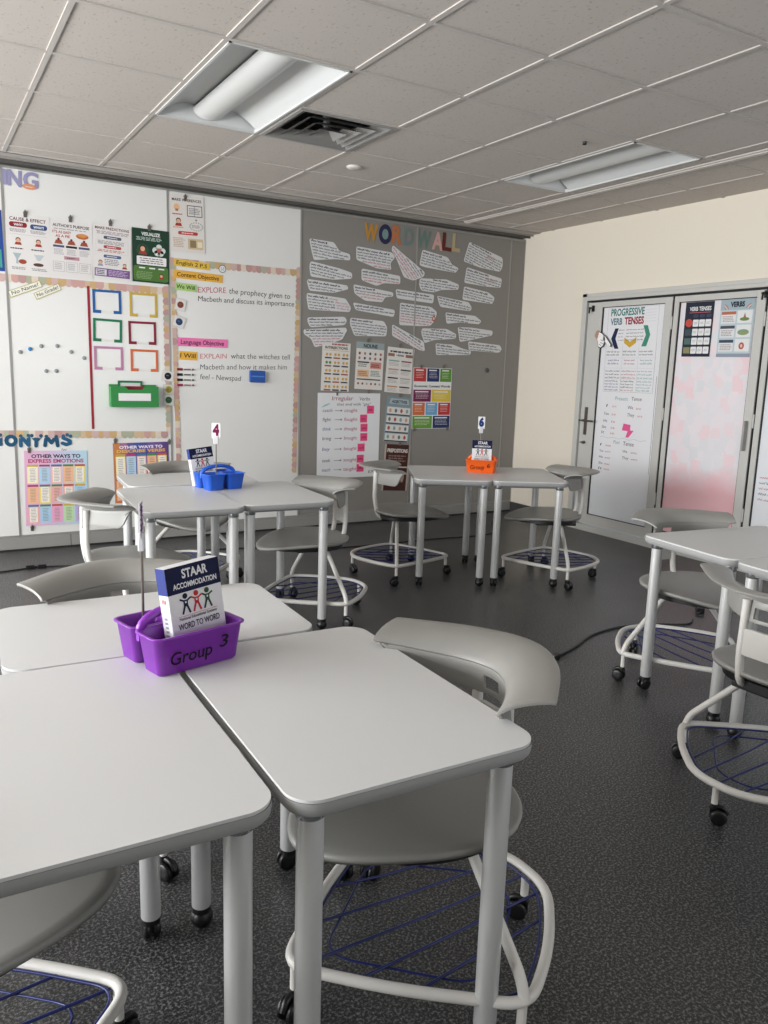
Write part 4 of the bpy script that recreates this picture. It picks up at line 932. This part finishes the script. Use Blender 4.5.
# coloured paper frames
for key, c, nm in (('fblue', '#1f5ea6', 'blue frame, top left of the six paper frames'), ('fyel', '#c9a83c', 'mustard yellow frame, top right of the six paper frames'), ('fgreen', '#1f7a52', 'green frame below the blue one'), ('fred', '#8c2036', 'dark red frame below the mustard one'), ('fpink', '#bb7aa3', 'mauve pink frame at the bottom left of the six'), ('forange', '#d9683c', 'orange frame at the bottom right of the six')):
    def ff(b, w, h, c=c):
        t = .022; m = ink(c); z0, z1 = 0, .003
        b.box(0, w, h-t*.8, h, z0, z1, m); b.box(0, t*.8, 0, h-t*.8, z0, z1, m); b.box(w-t*.8, w, 0, h-t*.8, z0, z1, m); b.box(t*.8, w*.28, 0, t, z0, z1, m); b.box(w*.72, w-t*.8, 0, t, z0, z1, m); b.box(w*.28, w*.72, .002, t*.75, z0, .002, ink('#dcdad6'))
    sheet(key, 'paper_display_border', nm, 'frame', ff, col=None, group='coloured paper frames')

# magnetic tray
u, v, w_, h_, dg = W['tray']
t = empty('magnetic_tray', (u, YB-.003, v)); tag(t, 'green magnetic wall tray with a white label, red and green cards inside', 'tray')
GT = mat('tray_green', '#23813a', .4); T = Matrix(((1,0,0,-w_/2),(0,0,-1,0),(0,1,0,-h_/2),(0,0,0,1)))
b = MB(T); b.box(0, w_, 0, h_, 0, .004, GT); b.box(0, w_, 0, .004, .004, .075, GT); b.box(0, .004, .004, h_*.9, .004, .075, GT); b.box(w_-.004, w_, .004, h_*.9, .004, .075, GT); b.prism([(0, .0), (w_, .0), (w_, h_*.93), (w_*.72, h_*.93), (w_*.64, h_*.78), (w_*.36, h_*.78), (w_*.28, h_*.93), (0, h_*.93)], .072, .076, GT); b.build('tray_body', t)
b = MB(T); b.box(w_*.15, w_*.83, h_*.28, h_*.62, .0765, .0785, PAPER); b.build('label_strip', t)
b = MB(T); b.box(w_*.30, w_*.70, h_*.3, h_*.93, .03, .034, ink('#8f2433')); b.build('red_card', t)
b = MB(T); b.frame(w_*.18, h_*.62, w_*.70, h_*1.17, .016, ink('#1d7a4d'), .012); b.box(w_*.22, w_*.66, h_*.3, h_*1.1, .004, .008, ink('#cfd3cf')); b.build('green_frame_card', t)

# dry-erase name strips
for key, s, lb in (('noname', 'No Name?', 'slanted No Name? strip with a yellow edge'), ('nograde', 'No Grade!', 'slanted No Grade! strip with a yellow edge')):
    sheet(key, 'paper_strip', lb, 'paper strip', lambda b, w, h, s=s: (b.frame(0, 0, w, h, .004, ink('#b3a23a'), b.Z), b.text(s, w*.08, h*.3, h*.5, ink('#27251f'), w*.84, z=b.Z+.0003, shear=.1)), col='#e3e1d2', out=.0022)
# magnets
MG = mat('grey_magnet', '#8d9295', .35)
mlab = ['grey round magnet at the left end of the arc', 'blue round magnet in the arc of magnets', 'grey round magnet next right of the blue one', 'grey round magnet at the top middle of the arc', 'grey round magnet below the middle one on the right of the arc', 'grey round magnet at the right end of the arc', 'left magnet of the low pair under the arc', 'right magnet of the low pair under the arc']
for k, ((u, v), lb) in enumerate(zip(W['magnets'], mlab)):
    b = MB(back_frame(u, v, 0, 0)); b.lathe([(.014, .0), (.014, .006), (.011, .009), (.002, .009)], mat('blue_magnet', '#2f7cb5', .35) if k == 1 else MG, 20); tag(b.build('round_magnet'), lb, 'magnet', 'round magnets on the whiteboard')
# icon cards
for key, bg, fg, lb in (('c1', '#d8d6d2', '#8a3a26', 'tilted white card with a red brown dot'), ('c2', '#d8d6d2', '#24406f', 'tilted white card with a dark blue dot'), ('c3', '#d8d6d2', '#1c2028', 'white card with a black dot on the panel joint'), ('c4', '#cfcdbf', '#a89a2e', 'card with a yellow mark under the black dot card'), ('c5', '#d8d6d2', '#2d6b40', 'white card with a green dot beside the green tray')):
    def fc(b, w, h, fg=fg): b.disc(w/2, h/2, w*.30, ink(fg), b.Z); b.frame(0, 0, w, h, .002, ink('#b9b7b3'), b.Z); b.disc(w*.46, h*.54, w*.12, ink('#6d6a66'), b.Z+.0002, h*.05)
    o = sheet(key, 'dot_card', lb, 'card', fc, col=bg, out=.0035, group='small dot cards')
    o.rotation_euler = (0, 0, 0)
# objective labels
for key, s, c, lb in (('eng', 'English 2 P.5', '#e5b93a', 'yellow paper label reading English 2 P.5'), ('cont', 'Content Objective', '#e9ac35', 'orange yellow label reading Content Objective'), ('wewill', 'We Will', '#a5cf72', 'light green label reading We Will'), ('lang', 'Language Objective', '#f06fae', 'bright pink label reading Language Objective'), ('iwill', 'I Will', '#efb235', 'small orange label reading I Will')):
    sheet(key, 'paper_label', lb, 'label', lambda b, w, h, s=s: b.text(s, w*.06, h*.25, h*.52, ink('#2d2119'), w*.86, z=b.Z, bold=.01, shear=.05), col=c, out=.003, group='coloured heading labels')
b = MB(back_frame(*(lambda q: (q[0]+.245, q[1]-.012))(W['eng']), 0, .002)); b.disc(0, 0, .030, ink('#20242c'), .001); b.disc(0, 0, .026, ink('#d9dbe0'), .0013)
for s in (-1, 1): b.disc(s*.010, .007, .0035, ink('#20242c'), .0016)
b.tube([(.012*math.cos(a), -.012+.007*math.sin(a), .0018) for a in [PI*k/8 for k in range(9)]], .0012, ink('#20242c'), n=5); tag(b.build('face_magnet'), 'small round sad face right of the English 2 label', 'magnet')
# handwriting on the board
hw = {'explore': ('#c4495f', 'red handwritten word EXPLORE on the objectives board'), 'proph': ('#3f3f44', 'black handwriting the prophecy given to'), 'mac': ('#3f3f44', 'black handwriting Macbeth and discuss its importance'), 'explain': ('#cf5f74', 'red handwritten word EXPLAIN on the objectives board'), 'what': ('#55565c', 'grey handwriting what the witches tell'), 'mac2': ('#5d5e63', 'grey handwriting Macbeth and how it makes him'), 'feel': ('#55565c', 'grey handwriting feel - Newspad, left of the eraser')}
for k, (c, lb) in hw.items():
    s, x0, y0, x1, y1, ch_ = W['texts'][k]; L = math.hypot(x1-x0, y1-y0)
    b = MB(back_frame(x0, y0, math.degrees(math.atan2(y1-y0, x1-x0)), .0003)); b.text(s, 0, 0, ch_*.8, ink(c), L, z=.0002, shear=.08); tag(b.build('board_writing'), lb, 'writing', 'handwriting on the objectives board')
# markers and eraser
mk = [(.0, '#8c2233', 'red capped marker, topmost of four on the board'), (1, '#1b1b1f', 'black capped marker, second from the top'), (2, '#1b1b1f', 'black capped marker, third from the top'), (3, '#a02a48', 'crimson capped marker, lowest of four on the board')]
mu, mv = W['c3'][0]+.145, W['c3'][1]+.055
for k, c, lb in mk:
    b = MB(back_frame(mu, mv-.041*k, 0, .009)); col = ink(c)
    b.cyl((-.072, 0, 0), (-.03, 0, 0), .0098, col, 14); b.cyl((-.03, 0, 0), (.045, 0, 0), .0078, mat('marker_barrel', '#d9d7d6', .4), 14); b.cyl((.045, 0, 0), (.060, 0, 0), .0078, col, 14, .006); b.box(-.02, .035, -.004, .004, .0062, .0082, col)
    tag(b.build('dry_erase_marker'), lb, 'marker', 'markers held on the whiteboard')
u, v, w_, h_, dg = W['eraser']; b = MB(back_frame(u, v, dg, 0)); b.box(-w_/2, w_/2, -h_/2, h_/2, .012, .034, mat('eraser_blue', '#1f4fa0', .5), .005); b.box(-w_/2+.003, w_/2-.003, -h_/2+.003, h_/2-.003, .0, .012, mat('eraser_felt', '#1b2c55', .9), .001); b.box(-w_/2+.01, w_/2-.01, -.004, .006, .034, .0345, ink('#4f86d6')); tag(b.build('board_eraser'), 'blue rectangular eraser stuck on the whiteboard', 'eraser')

# big cut-out letters
def letters(key, cols, name, what, grp, bold=.035, bubble=False):
    for k, (chr_, x, y, w, h) in enumerate(W[key]):
        b = MB(back_frame(x, y, -2, .0022)); 
        if chr_ == 'O' and key == 'wordwall': b.disc(w/2, h*.5, w*.50, ink('#2f2a52'), .001, h*.46, 28); b.disc(w/2, h*.5, w*.24, ink('#6f8f8d'), .0014, h*.24, 20)
        elif key == 'onyms':
            m = ink(cols[k]); t_ = .026
            U = {'N': [(.18,.1),(.18,.85),(.80,.15),(.80,.9)], 'M': [(.14,.12),(.22,.82),(.5,.34),(.78,.82),(.86,.12)], 'O': [(.5+.34*math.cos(a_), .5+.34*math.sin(a_)) for a_ in [2*PI*i/14 for i in range(15)]],
                 'S': [(.80,.78),(.55,.88),(.26,.78),(.24,.62),(.50,.52),(.76,.40),(.76,.22),(.48,.12),(.18,.22)], 'Y': [(.14,.88),(.48,.50),(.84,.88),(.48,.50),(.46,.10)]}[chr_]
            q = [(w*x_, h*y_) for x_, y_ in U]
            for n_, (p0, p1) in enumerate(zip(q, q[1:])): b.line(*p0, *p1, t_, m, .0012+.00004*n_)
            for n_, p0 in enumerate(q): b.disc(*p0, t_/2, m, .0022+.00004*n_)
        else: b.text(chr_, 0, h*.08 if key != 'onyms' else 0, h*(.84 if key != 'onyms' else .94), ink(cols[k % len(cols)]), w*.95, z=0, deep=.0014, bold=bold)
        tag(b.build(name), what[k], 'letter', grp)
letters('wordwall', ['#c98a2c', '#2f2a52', '#c2703f', '#6f827f', '#64807a', '#cfa197', '#6b2720', '#b8a578'], 'cutout_letter', ['mustard letter W starting WORD', 'dark violet letter O with a pale centre', 'orange brown letter R', 'grey green letter D ending WORD', 'grey green letter W starting WALL', 'pink cut-out letter A', 'dark red cut-out letter L', 'tan letter L at the end of WALL'], 'WORD WALL letters')
letters('ing', ['#8f8bb5'], 'cutout_letter', ['lavender letter D mostly cut off at the top left', 'lavender letter I at top left', 'lavender letter N at top left', 'lavender letter G at top left'], 'lavender heading letters')
letters('onyms', ['#1d5578', '#1a4f72', '#1f5a80', '#1c5479', '#1b5072', '#1f5c84'], 'cutout_letter', ['blue letter N cut by the left edge', 'blue letter O above the emotions poster', 'blue letter N after the O', 'blue letter Y before the M', 'blue letter M before the S', 'blue letter S at the end of the word'], 'blue SYNONYMS letters', .07)
gx, gy = W['ing'][3][1]+.02, W['ing'][3][2]+.012
b = MB(back_frame(gx+.02, gy, -3, .004)); b.disc(0, 0, .045, ink('#d98a62'), .001, .019); b.scrawl(-.025, -.006, .025, -.006, .012, PAPER, .0014); tag(b.build('oval_tag'), 'small orange oval tag over the lavender G', 'tag')
x, y = W['onyms'][5][1], W['onyms'][5][2]
b = MB(back_frame(x+.005, y-.035, 0, .002)); b.poly([(-.005,-.006),(.055,-.008),(.06,.024),(0,.026)], ink('#dcdcd8'), .0005); b.text('for', .004, 0, .019, ink('#26323a'), .042, z=.001, shear=.2); tag(b.build('small_word_tag'), 'tiny tag with the word for under the blue S', 'tag')

# word wall notes
NL = dict(A='stepped vocabulary note at the top left of the grey wall', B='note second from the top in the left column, sloping right', C='narrow note third in the left column', D='note fourth in the left column, its right end written in pink', E='rounded note fifth in the left column', F='pointed note lowest in the left column, pink writing at its bottom', G='note under the mustard W with a pink last line', H='note second in the middle column with pink lower writing', I='note third in the middle column, pink writing in its lower bulge', J='slim note fourth in the middle column', K='note lowest in the middle column, above the NOUNS poster', L='long note slanting steeply down under the orange R', M='slim note crossing the panel joint, above the widest lettered note', N='note with large dark heading and a red mark at its right end', O='long note slanting down, above the brown banded verbs poster', P='note under the pink A, tapering to the right', Q='note second below the pink A with a rounded left end', R='large slanted note at the top right of the grey wall', S='note directly below the large top right one, red in its writing', T='note third down at the right side', U='slim note tapering right, halfway down beside the panel joint', V='small pointed note fourth down at the right', W='note with stepped edge just right of the slanting one at the bottom', X='note with a pointed right end, above the lowest right note', Y='lowest note at the far right, rounded right end', Z='lowest note above the coloured rectangles poster')
def cross(poly, y):
    xs_ = []
    for i in range(len(poly)):
        (xa, ya), (xb, yb_) = poly[i-1], poly[i]
        if (ya <= y) != (yb_ <= y): xs_.append(xa+(y-ya)*(xb-xa)/(yb_-ya))
    return sorted(xs_)
pinks = {'D': 'right', 'F': .5, 'G': .3, 'H': .4, 'I': .5, 'L': .45, 'N': .3, 'O': .4}
SLANT = {'L': -46, 'O': -27, 'R': -17, 'S': -8, 'A': -5, 'B': -7, 'P': -7, 'T': -7, 'U': -7, 'M': -3, 'E': 3, 'F': 3}
rn = random.Random(3)
for k, pts in W['notes'].items():
    cx = sum(p[0] for p in pts)/len(pts); cy = sum(p[1] for p in pts)/len(pts); a = math.radians(SLANT.get(k, -3)); ca, sa = math.cos(a), math.sin(a)
    loc = [((x-cx)*ca+(y-cy)*sa, -(x-cx)*sa+(y-cy)*ca) for x, y in pts]
    P2 = [(p.x, p.y) for p in fillet([(x, y, 0) for x, y in loc], .02, True, 3)]
    if sum(P2[i-1][0]*P2[i][1]-P2[i][0]*P2[i-1][1] for i in range(len(P2))) < 0: P2 = P2[::-1]
    b = MB(back_frame(cx, cy, math.degrees(a), .002 if k not in 'LFO' else .0036)); b.prism(P2, 0, .0012, ink('#d5d6d8'))
    y1 = max(p[1] for p in P2); y0 = min(p[1] for p in P2); rh = .0235; n = max(2, int((y1-y0-.012)/rh))
    for r in range(n):
        y = y1-.012-rh*(r+1)+.006; X1 = cross(P2, y); X2 = cross(P2, y+rh*.65)
        if len(X1) < 2 or len(X2) < 2: continue
        xa, xb = max(X1[0], X2[0])+.010, min(X1[-1], X2[-1])-.008
        if xb-xa < .03: continue
        if r == 0: xb = xa+(xb-xa)*rn.uniform(.6, .95)
        pk = pinks.get(k); c = '#2b2c44' if r == 0 else '#4c4d57'
        if isinstance(pk, float) and (r+1)/n > 1-pk: c = '#c25f72'
        if pk == 'right' : b.scrawl(xa+(xb-xa)*.68, y, xb, y, rh*.62, ink('#c25f72'), .0015, rnd=rn); xb = xa+(xb-xa)*.64
        b.scrawl(xa, y, xb, y, rh*(.72 if r == 0 else .6), ink(c), .0015, w=rh*(.23 if r == 0 else .165), rnd=rn)
        if k in 'RS' and r == 1: b.scrawl(xa+(xb-xa)*.55, y-rh*.4, xa+(xb-xa)*.8, y-rh*.4, rh*.7, ink('#c2364a'), .0018, rnd=rn)
    if k == 'N': b.disc(max(p[0] for p in P2)-.028, 0, .018, ink('#c9543a'), .0016, .026); b.disc(max(p[0] for p in P2)-.028, 0, .009, ink('#e3cfc4'), .0018, .014)
    tag(b.build('vocabulary_note'), 'white cut-out ' + NL[k], 'note', 'word wall notes')
b = MB(back_frame(4.27, 1.435, 0, 0)); b.lathe([(.022, 0), (.022, .008), (.018, .012), (.004, .012)], mat('dark_button', '#4a4946', .5), 20); tag(b.build('wall_button'), 'small dark round button on the grey wall near the right corner', 'wall button')

# ---------------------------------------------------------------- sheets on the door glass
DG = XR+.0   # they hang on the room side of the glass
def f_prog(b, w, h):
    z = b.Z; G_, R2, K_, N_, T_ = ink('#2f7f77'), ink('#a32c3c'), ink('#4a4a52'), ink('#4a5590'), ink('#6fa8a0')
    b.frame(w*.07, h*.53, w*.91, h*.985, .002, ink('#9c9ca3'), z)
    b.text('PROGRESSIVE', w*.12, h*.943, h*.036, G_, w*.56, z=z, bold=.03); b.text('VERB', w*.12, h*.895, h*.034, ink('#4a7b86'), w*.20, z=z, bold=.03); b.text('TENSES', w*.36, h*.895, h*.036, R2, w*.32, z=z, bold=.04)
    for k in range(5): b.rect(w*.70, h*(.965-.015*k), w*.87, h*(.966-.015*k), ink('#b5b5bb'), z)
    b.poly([(w*.27,h*.875),(w*.21,h*.875),(w*.15,h*.82),(w*.22,h*.765),(w*.29,h*.765),(w*.225,h*.82)], ink('#1f2950'), z)
    b.poly([(w*.68,h*.885),(w*.75,h*.885),(w*.80,h*.835),(w*.75,h*.775),(w*.67,h*.775),(w*.73,h*.835)], ink('#3b8f76'), z)
    b.poly([(w*.38,h*.825),(w*.48,h*.80),(w*.58,h*.825),(w*.58,h*.795),(w*.48,h*.77),(w*.38,h*.795)], ink('#d8a92f'), z)
    rr = random.Random(5)
    for x0, x1 in ((.27,.37),(.40,.58),(.59,.69)):
        for r in range(4): b.scrawl(w*x0, h*(.862-.018*r)-(h*.0), w*x1, h*(.862-.018*r), h*.007, K_, z, rnd=rr)
    cols = ((.09,.35),(.37,.62),(.64,.90))
    for ci, (x0, x1) in enumerate(cols):
        c = [N_, ink('#c05a68'), T_][ci]
        for r, yy in enumerate((.745,.728)): b.scrawl(w*x0, h*yy, w*(x1-.03), h*yy, h*.009, K_, z, rnd=rr)
        for r, yy in enumerate((.698,.68)): b.scrawl(w*(x0+.03), h*yy, w*(x1-.04), h*yy, h*.010, c, z, rnd=rr)
        for r in range(3): b.scrawl(w*x0, h*(.64-.018*r), w*(x1-.01), h*(.64-.018*r), h*.009, K_ if ci == 0 else c, z, rnd=rr)
        for r in range(3): b.scrawl(w*x0, h*(.585-.016*r), w*(x1-.02), h*(.585-.016*r), h*.009, [c, K_, c][ci], z, rnd=rr)
        for r in range(1): b.scrawl(w*x0, h*(.537-.016*r), w*(x1-.02), h*(.537-.016*r), h*.009, c if ci else N_, z, rnd=rr)
        b.rect(w*(x1+.012), h*.53, w*(x1+.015), h*.79, ink('#b5b5bb'), z)
    for yy in (.715, .66, .60): b.rect(w*.07, h*yy, w*.91, h*yy+.0015, ink('#b5b5bb'), z)
    b.text('Present', w*.30, h*.485, h*.020, T_, w*.22, z=z, shear=.1); b.text('Tense', w*.58, h*.487, h*.020, K_, w*.17, z=z, shear=.1)
    E_ = ink('#cc6a74')
    for s_, s2, x, y, ww in (('I','am',.15,.445,.03),('You','are',.12,.40,.09),('He','is',.12,.36,.07),('She','is',.10,.325,.08),('It','is',.10,.295,.05)):
        b.text(s_, w*x, h*y, h*.016, K_, w*ww, z=z, shear=.1); b.text(s2, w*.26, h*y, h*.013, E_, w*.07, z=z, shear=.1)
    b.text('We', w*.53, h*.44, h*.018, K_, w*.09, z=z, shear=.1); b.text('are', w*.67, h*.44, h*.013, E_, w*.08, z=z, shear=.1); b.text('They', w*.53, h*.40, h*.018, K_, w*.12, z=z, shear=.1); b.text('are', w*.70, h*.40, h*.013, E_, w*.08, z=z, shear=.1)
    b.poly([(w*.48,h*.36),(w*.60,h*.355),(w*.60,h*.325),(w*.66,h*.325),(w*.58,h*.285),(w*.53,h*.285),(w*.56,h*.32),(w*.46,h*.322)], ink('#ee4f93'), z+.0005)
    pts = [(w*(.08+.05*i), h*(.275+.004*math.sin(i*1.7))) for i in range(17)]
    for p, q in zip(pts, pts[1:]): b.line(p[0], p[1], q[0], q[1], .002, ink('#9a9aa5'), z)
    b.text('Past', w*.33, h*.245, h*.018, T_, w*.11, z=z, shear=.1); b.text('Tense', w*.50, h*.24, h*.022, ink('#2c2c34'), w*.18, z=z, shear=.1)
    for s_, s2, y in (('I','was',.225),('You','were',.19),('He','was',.155),('She','was',.12),('It','was',.09)):
        b.text(s_, w*.09, h*y, h*.014, K_, w*(.03 if s_ == 'I' else .07), z=z, shear=.1); b.text(s2, w*.19, h*y, h*.012, E_, w*.1, z=z, shear=.1)
    b.text('We', w*.50, h*.20, h*.015, K_, w*.08, z=z, shear=.1); b.text('were', w*.64, h*.20, h*.012, E_, w*.1, z=z, shear=.1); b.text('They', w*.50, h*.165, h*.015, K_, w*.11, z=z, shear=.1); b.text('were', w*.65, h*.165, h*.012, E_, w*.11, z=z, shear=.1)
    b.rect(w*.955, h*.10, w*.962, h*.62, ink('#8b8e94'), z)
DPAP = mat('frosted_backing_paper', '#dfe2e6', .5, noise=.03, nscale=3)
def door_sheet(key, mat_, name, label, cat, fn, y0, y1, z0, z1, out):
    b = MB(right_frame(-y1, z0, 0, out)); w, h = y1-y0, z1-z0
    b.box(0, w, 0, h, 0, .0012, mat_); b.Z = .0016
    if fn: fn(b, w, h)
    return tag(b.build(name), label, cat)
ga, gb = doors[0][1], doors[0][2]
door_sheet('', DPAP, 'backing_paper', 'pale frosted paper covering the glass of the far door leaf', 'paper', None, ga, gb, .155, DZ-.125, -.0165)
u, v, w_, h_, dg = W['prog']
b = MB(right_frame(u+.005, v, .4, -.012) @ Matrix.Translation((-w_/2, -h_/2, 0))); b.box(0, w_, 0, h_, 0, .001, ink('#e2e2e6')); b.Z = .0014; f_prog(b, w_, h_); tag(b.build('chart_paper'), 'long handwritten PROGRESSIVE VERB TENSES chart on the far door glass', 'chart')
ga, gb = doors[1][1], doors[1][2]
PM = patch_material(); door_sheet('', PM, 'backing_paper', 'translucent pink mottled paper covering the glass of the second door leaf', 'paper', None, ga, gb, .155, DZ-.125, -.0165)
def f_vt(b, w, h):
    z = b.Z; b.text('VERB TENSES', w*.53, h*.84, h*.07, ink('#dfe0e4'), w*.76, z=z, align='C', bold=.03); b.rect(w*.15, h*.80, w*.9, h*.812, ink('#c25b63'), z)
    for c in range(3): b.prism(rrect(w*(.30+.23*c), h*.715, w*(.48+.23*c), h*.775, h*.025), z, z+.0003, ink('#3c4560'))
    cs = ['#cf4a3d', '#3f5158', '#4f706c', '#8d8a5e']
    for r in range(4):
        y1 = h*(.69-.165*r); b.rect(w*.05, y1-h*.135, w*.28, y1-h*.02, ink(cs[r]), z) if r else b.disc(w*.17, y1-h*.07, w*.13, ink(cs[0]), z, h*.075)
        for c in range(3): b.prism(rrect(w*(.31+.22*c), y1-h*.14, w*(.51+.22*c), y1-h*.012, h*.015), z, z+.0003, PAPER); bars(b, w*(.34+.22*c), y1-h*.1, w*(.48+.22*c), y1-h*.05, 2, ink('#b9b9c0'), z+.0006)
def f_vb(b, w, h):
    z = b.Z; b.rect(0, h*.80, w, h, ink('#9fb3bc'), z)
    for s in (.08, .92):
        for r_, c in ((.17, '#b9858a'), (.13, '#d8c3b0'), (.09, '#8b7f8f')): b.disc(w*s, h*.80, w*r_, ink(c), z+.0002+(.17-r_)*.004, h*r_*.62, 16, 0 if s < .5 else PI/2, PI/2 if s < .5 else PI)
    b.text('VERBS', w*.5, h*.855, h*.08, ink('#26303c'), w*.42, z=z+.001, align='C', bold=.05); b.rect(0, 0, w, h*.06, ink('#8d99a8'), z)
    for r, c in enumerate(('#c66a4c', '#4c4f5c', '#3e4a63')):
        y1 = h*(.775-.24*r); b.rect(w*.05, y1-h*.05, w*.48, y1, ink(c), z+.0002); b.rect(w*.05, y1-h*.20, w*.48, y1-h*.05, ink('#dcdedf'), z+.0001); bars(b, w*.08, y1-h*.18, w*.45, y1-h*.07, 4, ink('#a9a0a0'), z+.0004); b.rect(w*.53, y1-h*.20, w*.95, y1+h*.01, ink('#dfe2e0'), z+.0001)
    b.disc(w*.74, h*.64, w*.14, ink('#6e8b4a'), z+.0004, h*.03); b.poly([(w*.70,h*.66),(w*.78,h*.66),(w*.74,h*.75)], ink('#b0623f'), z+.0006)
    b.disc(w*.74, h*.42, w*.17, ink('#7ba07d'), z+.0004, h*.05); b.disc(w*.74, h*.40, w*.15, ink('#98a05c'), z+.0006, h*.02); b.disc(w*.73, h*.19, w*.08, ink('#c14e42'), z+.0004, h*.06); b.disc(w*.73, h*.19, w*.035, ink('#e6c2b5'), z+.0006, h*.03)
for key, fn, col, lb in (('vt', f_vt, '#2a3040', 'dark VERB TENSES poster with white boxes on the second door leaf'), ('vb', f_vb, '#b9cbd2', 'pale blue VERBS poster with small pictures on the second door leaf')):
    u, v, w_, h_, dg = W[key]; b = MB(right_frame(u, v, 0, -.012) @ Matrix.Translation((-w_/2, -h_/2, 0))); b.box(0, w_, 0, h_, 0, .001, ink(col)); b.Z = .0014; fn(b, w_, h_); tag(b.build('poster'), lb, 'poster', 'posters on the door glass')
ga, gb = doors[2][1], doors[2][2]
def f_third(b, w, h):
    rr = random.Random(2)
    for r in range(5): b.scrawl(w*.05, h*(.30-.022*r), w*.30, h*(.30-.022*r), h*.009, ink('#c2607a' if r % 2 == 0 else '#5a5a66'), b.Z, rnd=rr)
door_sheet('', DPAP, 'backing_paper', 'white chart paper with pink writing on the third door leaf, cut by the photo edge', 'paper', f_third, ga, gb, .155, DZ-.125, -.0165)
# pointing hand cut-out
u, v = W['r']['hand']; u, v = u, v
b = MB(right_frame(u+.085, v-.045, 0, .010)); OL = ink('#222222')
def hand(s, m, z0, z1):
    q = lambda pts: [(x*s, y*s) for x, y in pts]
    b.prism(q([(-.055,.035),(-.03,.06),(.01,.045),(.045,.018),(.05,-.01),(.03,-.055),(.005,-.07),(-.02,-.06),(-.03,-.02)]), z0, z1, m); b.prism(q([(.03,.03),(.05,.02),(.115,-.045),(.112,-.06),(.095,-.055),(.03,-.01)]), z0, z1, m)
hand(1.18, OL, 0, .001); hand(1.06, ink('#f0efec'), .001, .0016)
for (xa, ya, xb, yb_) in ((.035,-.02,.0,-.005),(.035,-.04,.0,-.03),(.012,-.058,-.012,-.045)): b.line(xa, ya, xb, yb_, .004, OL, .0019)
b.prism([(-.075,.03),(-.05,.0),(-.035,.008),(-.022,.07),(-.04,.078),(-.06,.065)], .0005, .0022, ink('#b98874')); tag(b.build('pointing_hand_cutout'), 'paper cut-out of a white pointing hand beside the PROGRESSIVE chart', 'cut-out')


# ================================================================== LIGHT AND CAMERA
w = bpy.data.worlds.new('World'); SC.world = w; w.use_nodes = True
w.node_tree.nodes['Background'].inputs[0].default_value = (.75, .87, 1, 1); w.node_tree.nodes['Background'].inputs[1].default_value = 1.0
for k, (a, c) in enumerate(wins):      # daylight in each window opening
    l = bpy.data.lights.new('window_and_fill_light', 'AREA'); l.shape = 'RECTANGLE'; l.size = (c-a)-.1; l.size_y = WZ1-WZ0-.1; l.energy = 125; l.color = (.99, .995, 1)
    o = bpy.data.objects.new('window_and_fill_light', l); COL.objects.link(o); o.location = (XL-.03, (a+c)/2, (WZ0+WZ1)/2); o.rotation_euler = (0, -PI/2-.22, 0)
l = bpy.data.lights.new('window_and_fill_light', 'AREA'); l.shape = 'RECTANGLE'; l.size = FX1-FX0-.1; l.size_y = WZ1-1.0; l.energy = 30; l.color = (.99, .995, 1)  # added fill lamp, set in the made-up window behind the camera
o = bpy.data.objects.new('window_and_fill_light', l); COL.objects.link(o); o.location = ((FX0+FX1)/2, YF-.03, (.9+WZ1)/2); o.rotation_euler = (PI/2+.15, 0, 0)
cam = bpy.data.cameras.new('Camera'); cam.sensor_fit = 'VERTICAL'; cam.sensor_height = 36; cam.lens = 785.0/1024*36; cam.clip_start = .02
co = bpy.data.objects.new('Camera', cam); COL.objects.link(co)
R_ = ((0.860173, 0.064491, -0.505909), (-0.509062, 0.168778, -0.84402), (0.030955, 0.983542, 0.178008))
co.matrix_world = Matrix.Translation((-.61366, -3.43039, 1.407)) @ Matrix(R_).to_4x4()
SC.camera = co
SC.view_settings.view_transform = 'Standard'; SC.view_settings.look = 'None'; SC.view_settings.gamma = 1; SC.view_settings.use_curve_mapping = False
SC.view_settings.exposure = 0.43
SC.cycles.use_denoising = True
SC.cycles.max_bounces = 8; SC.cycles.diffuse_bounces = 6
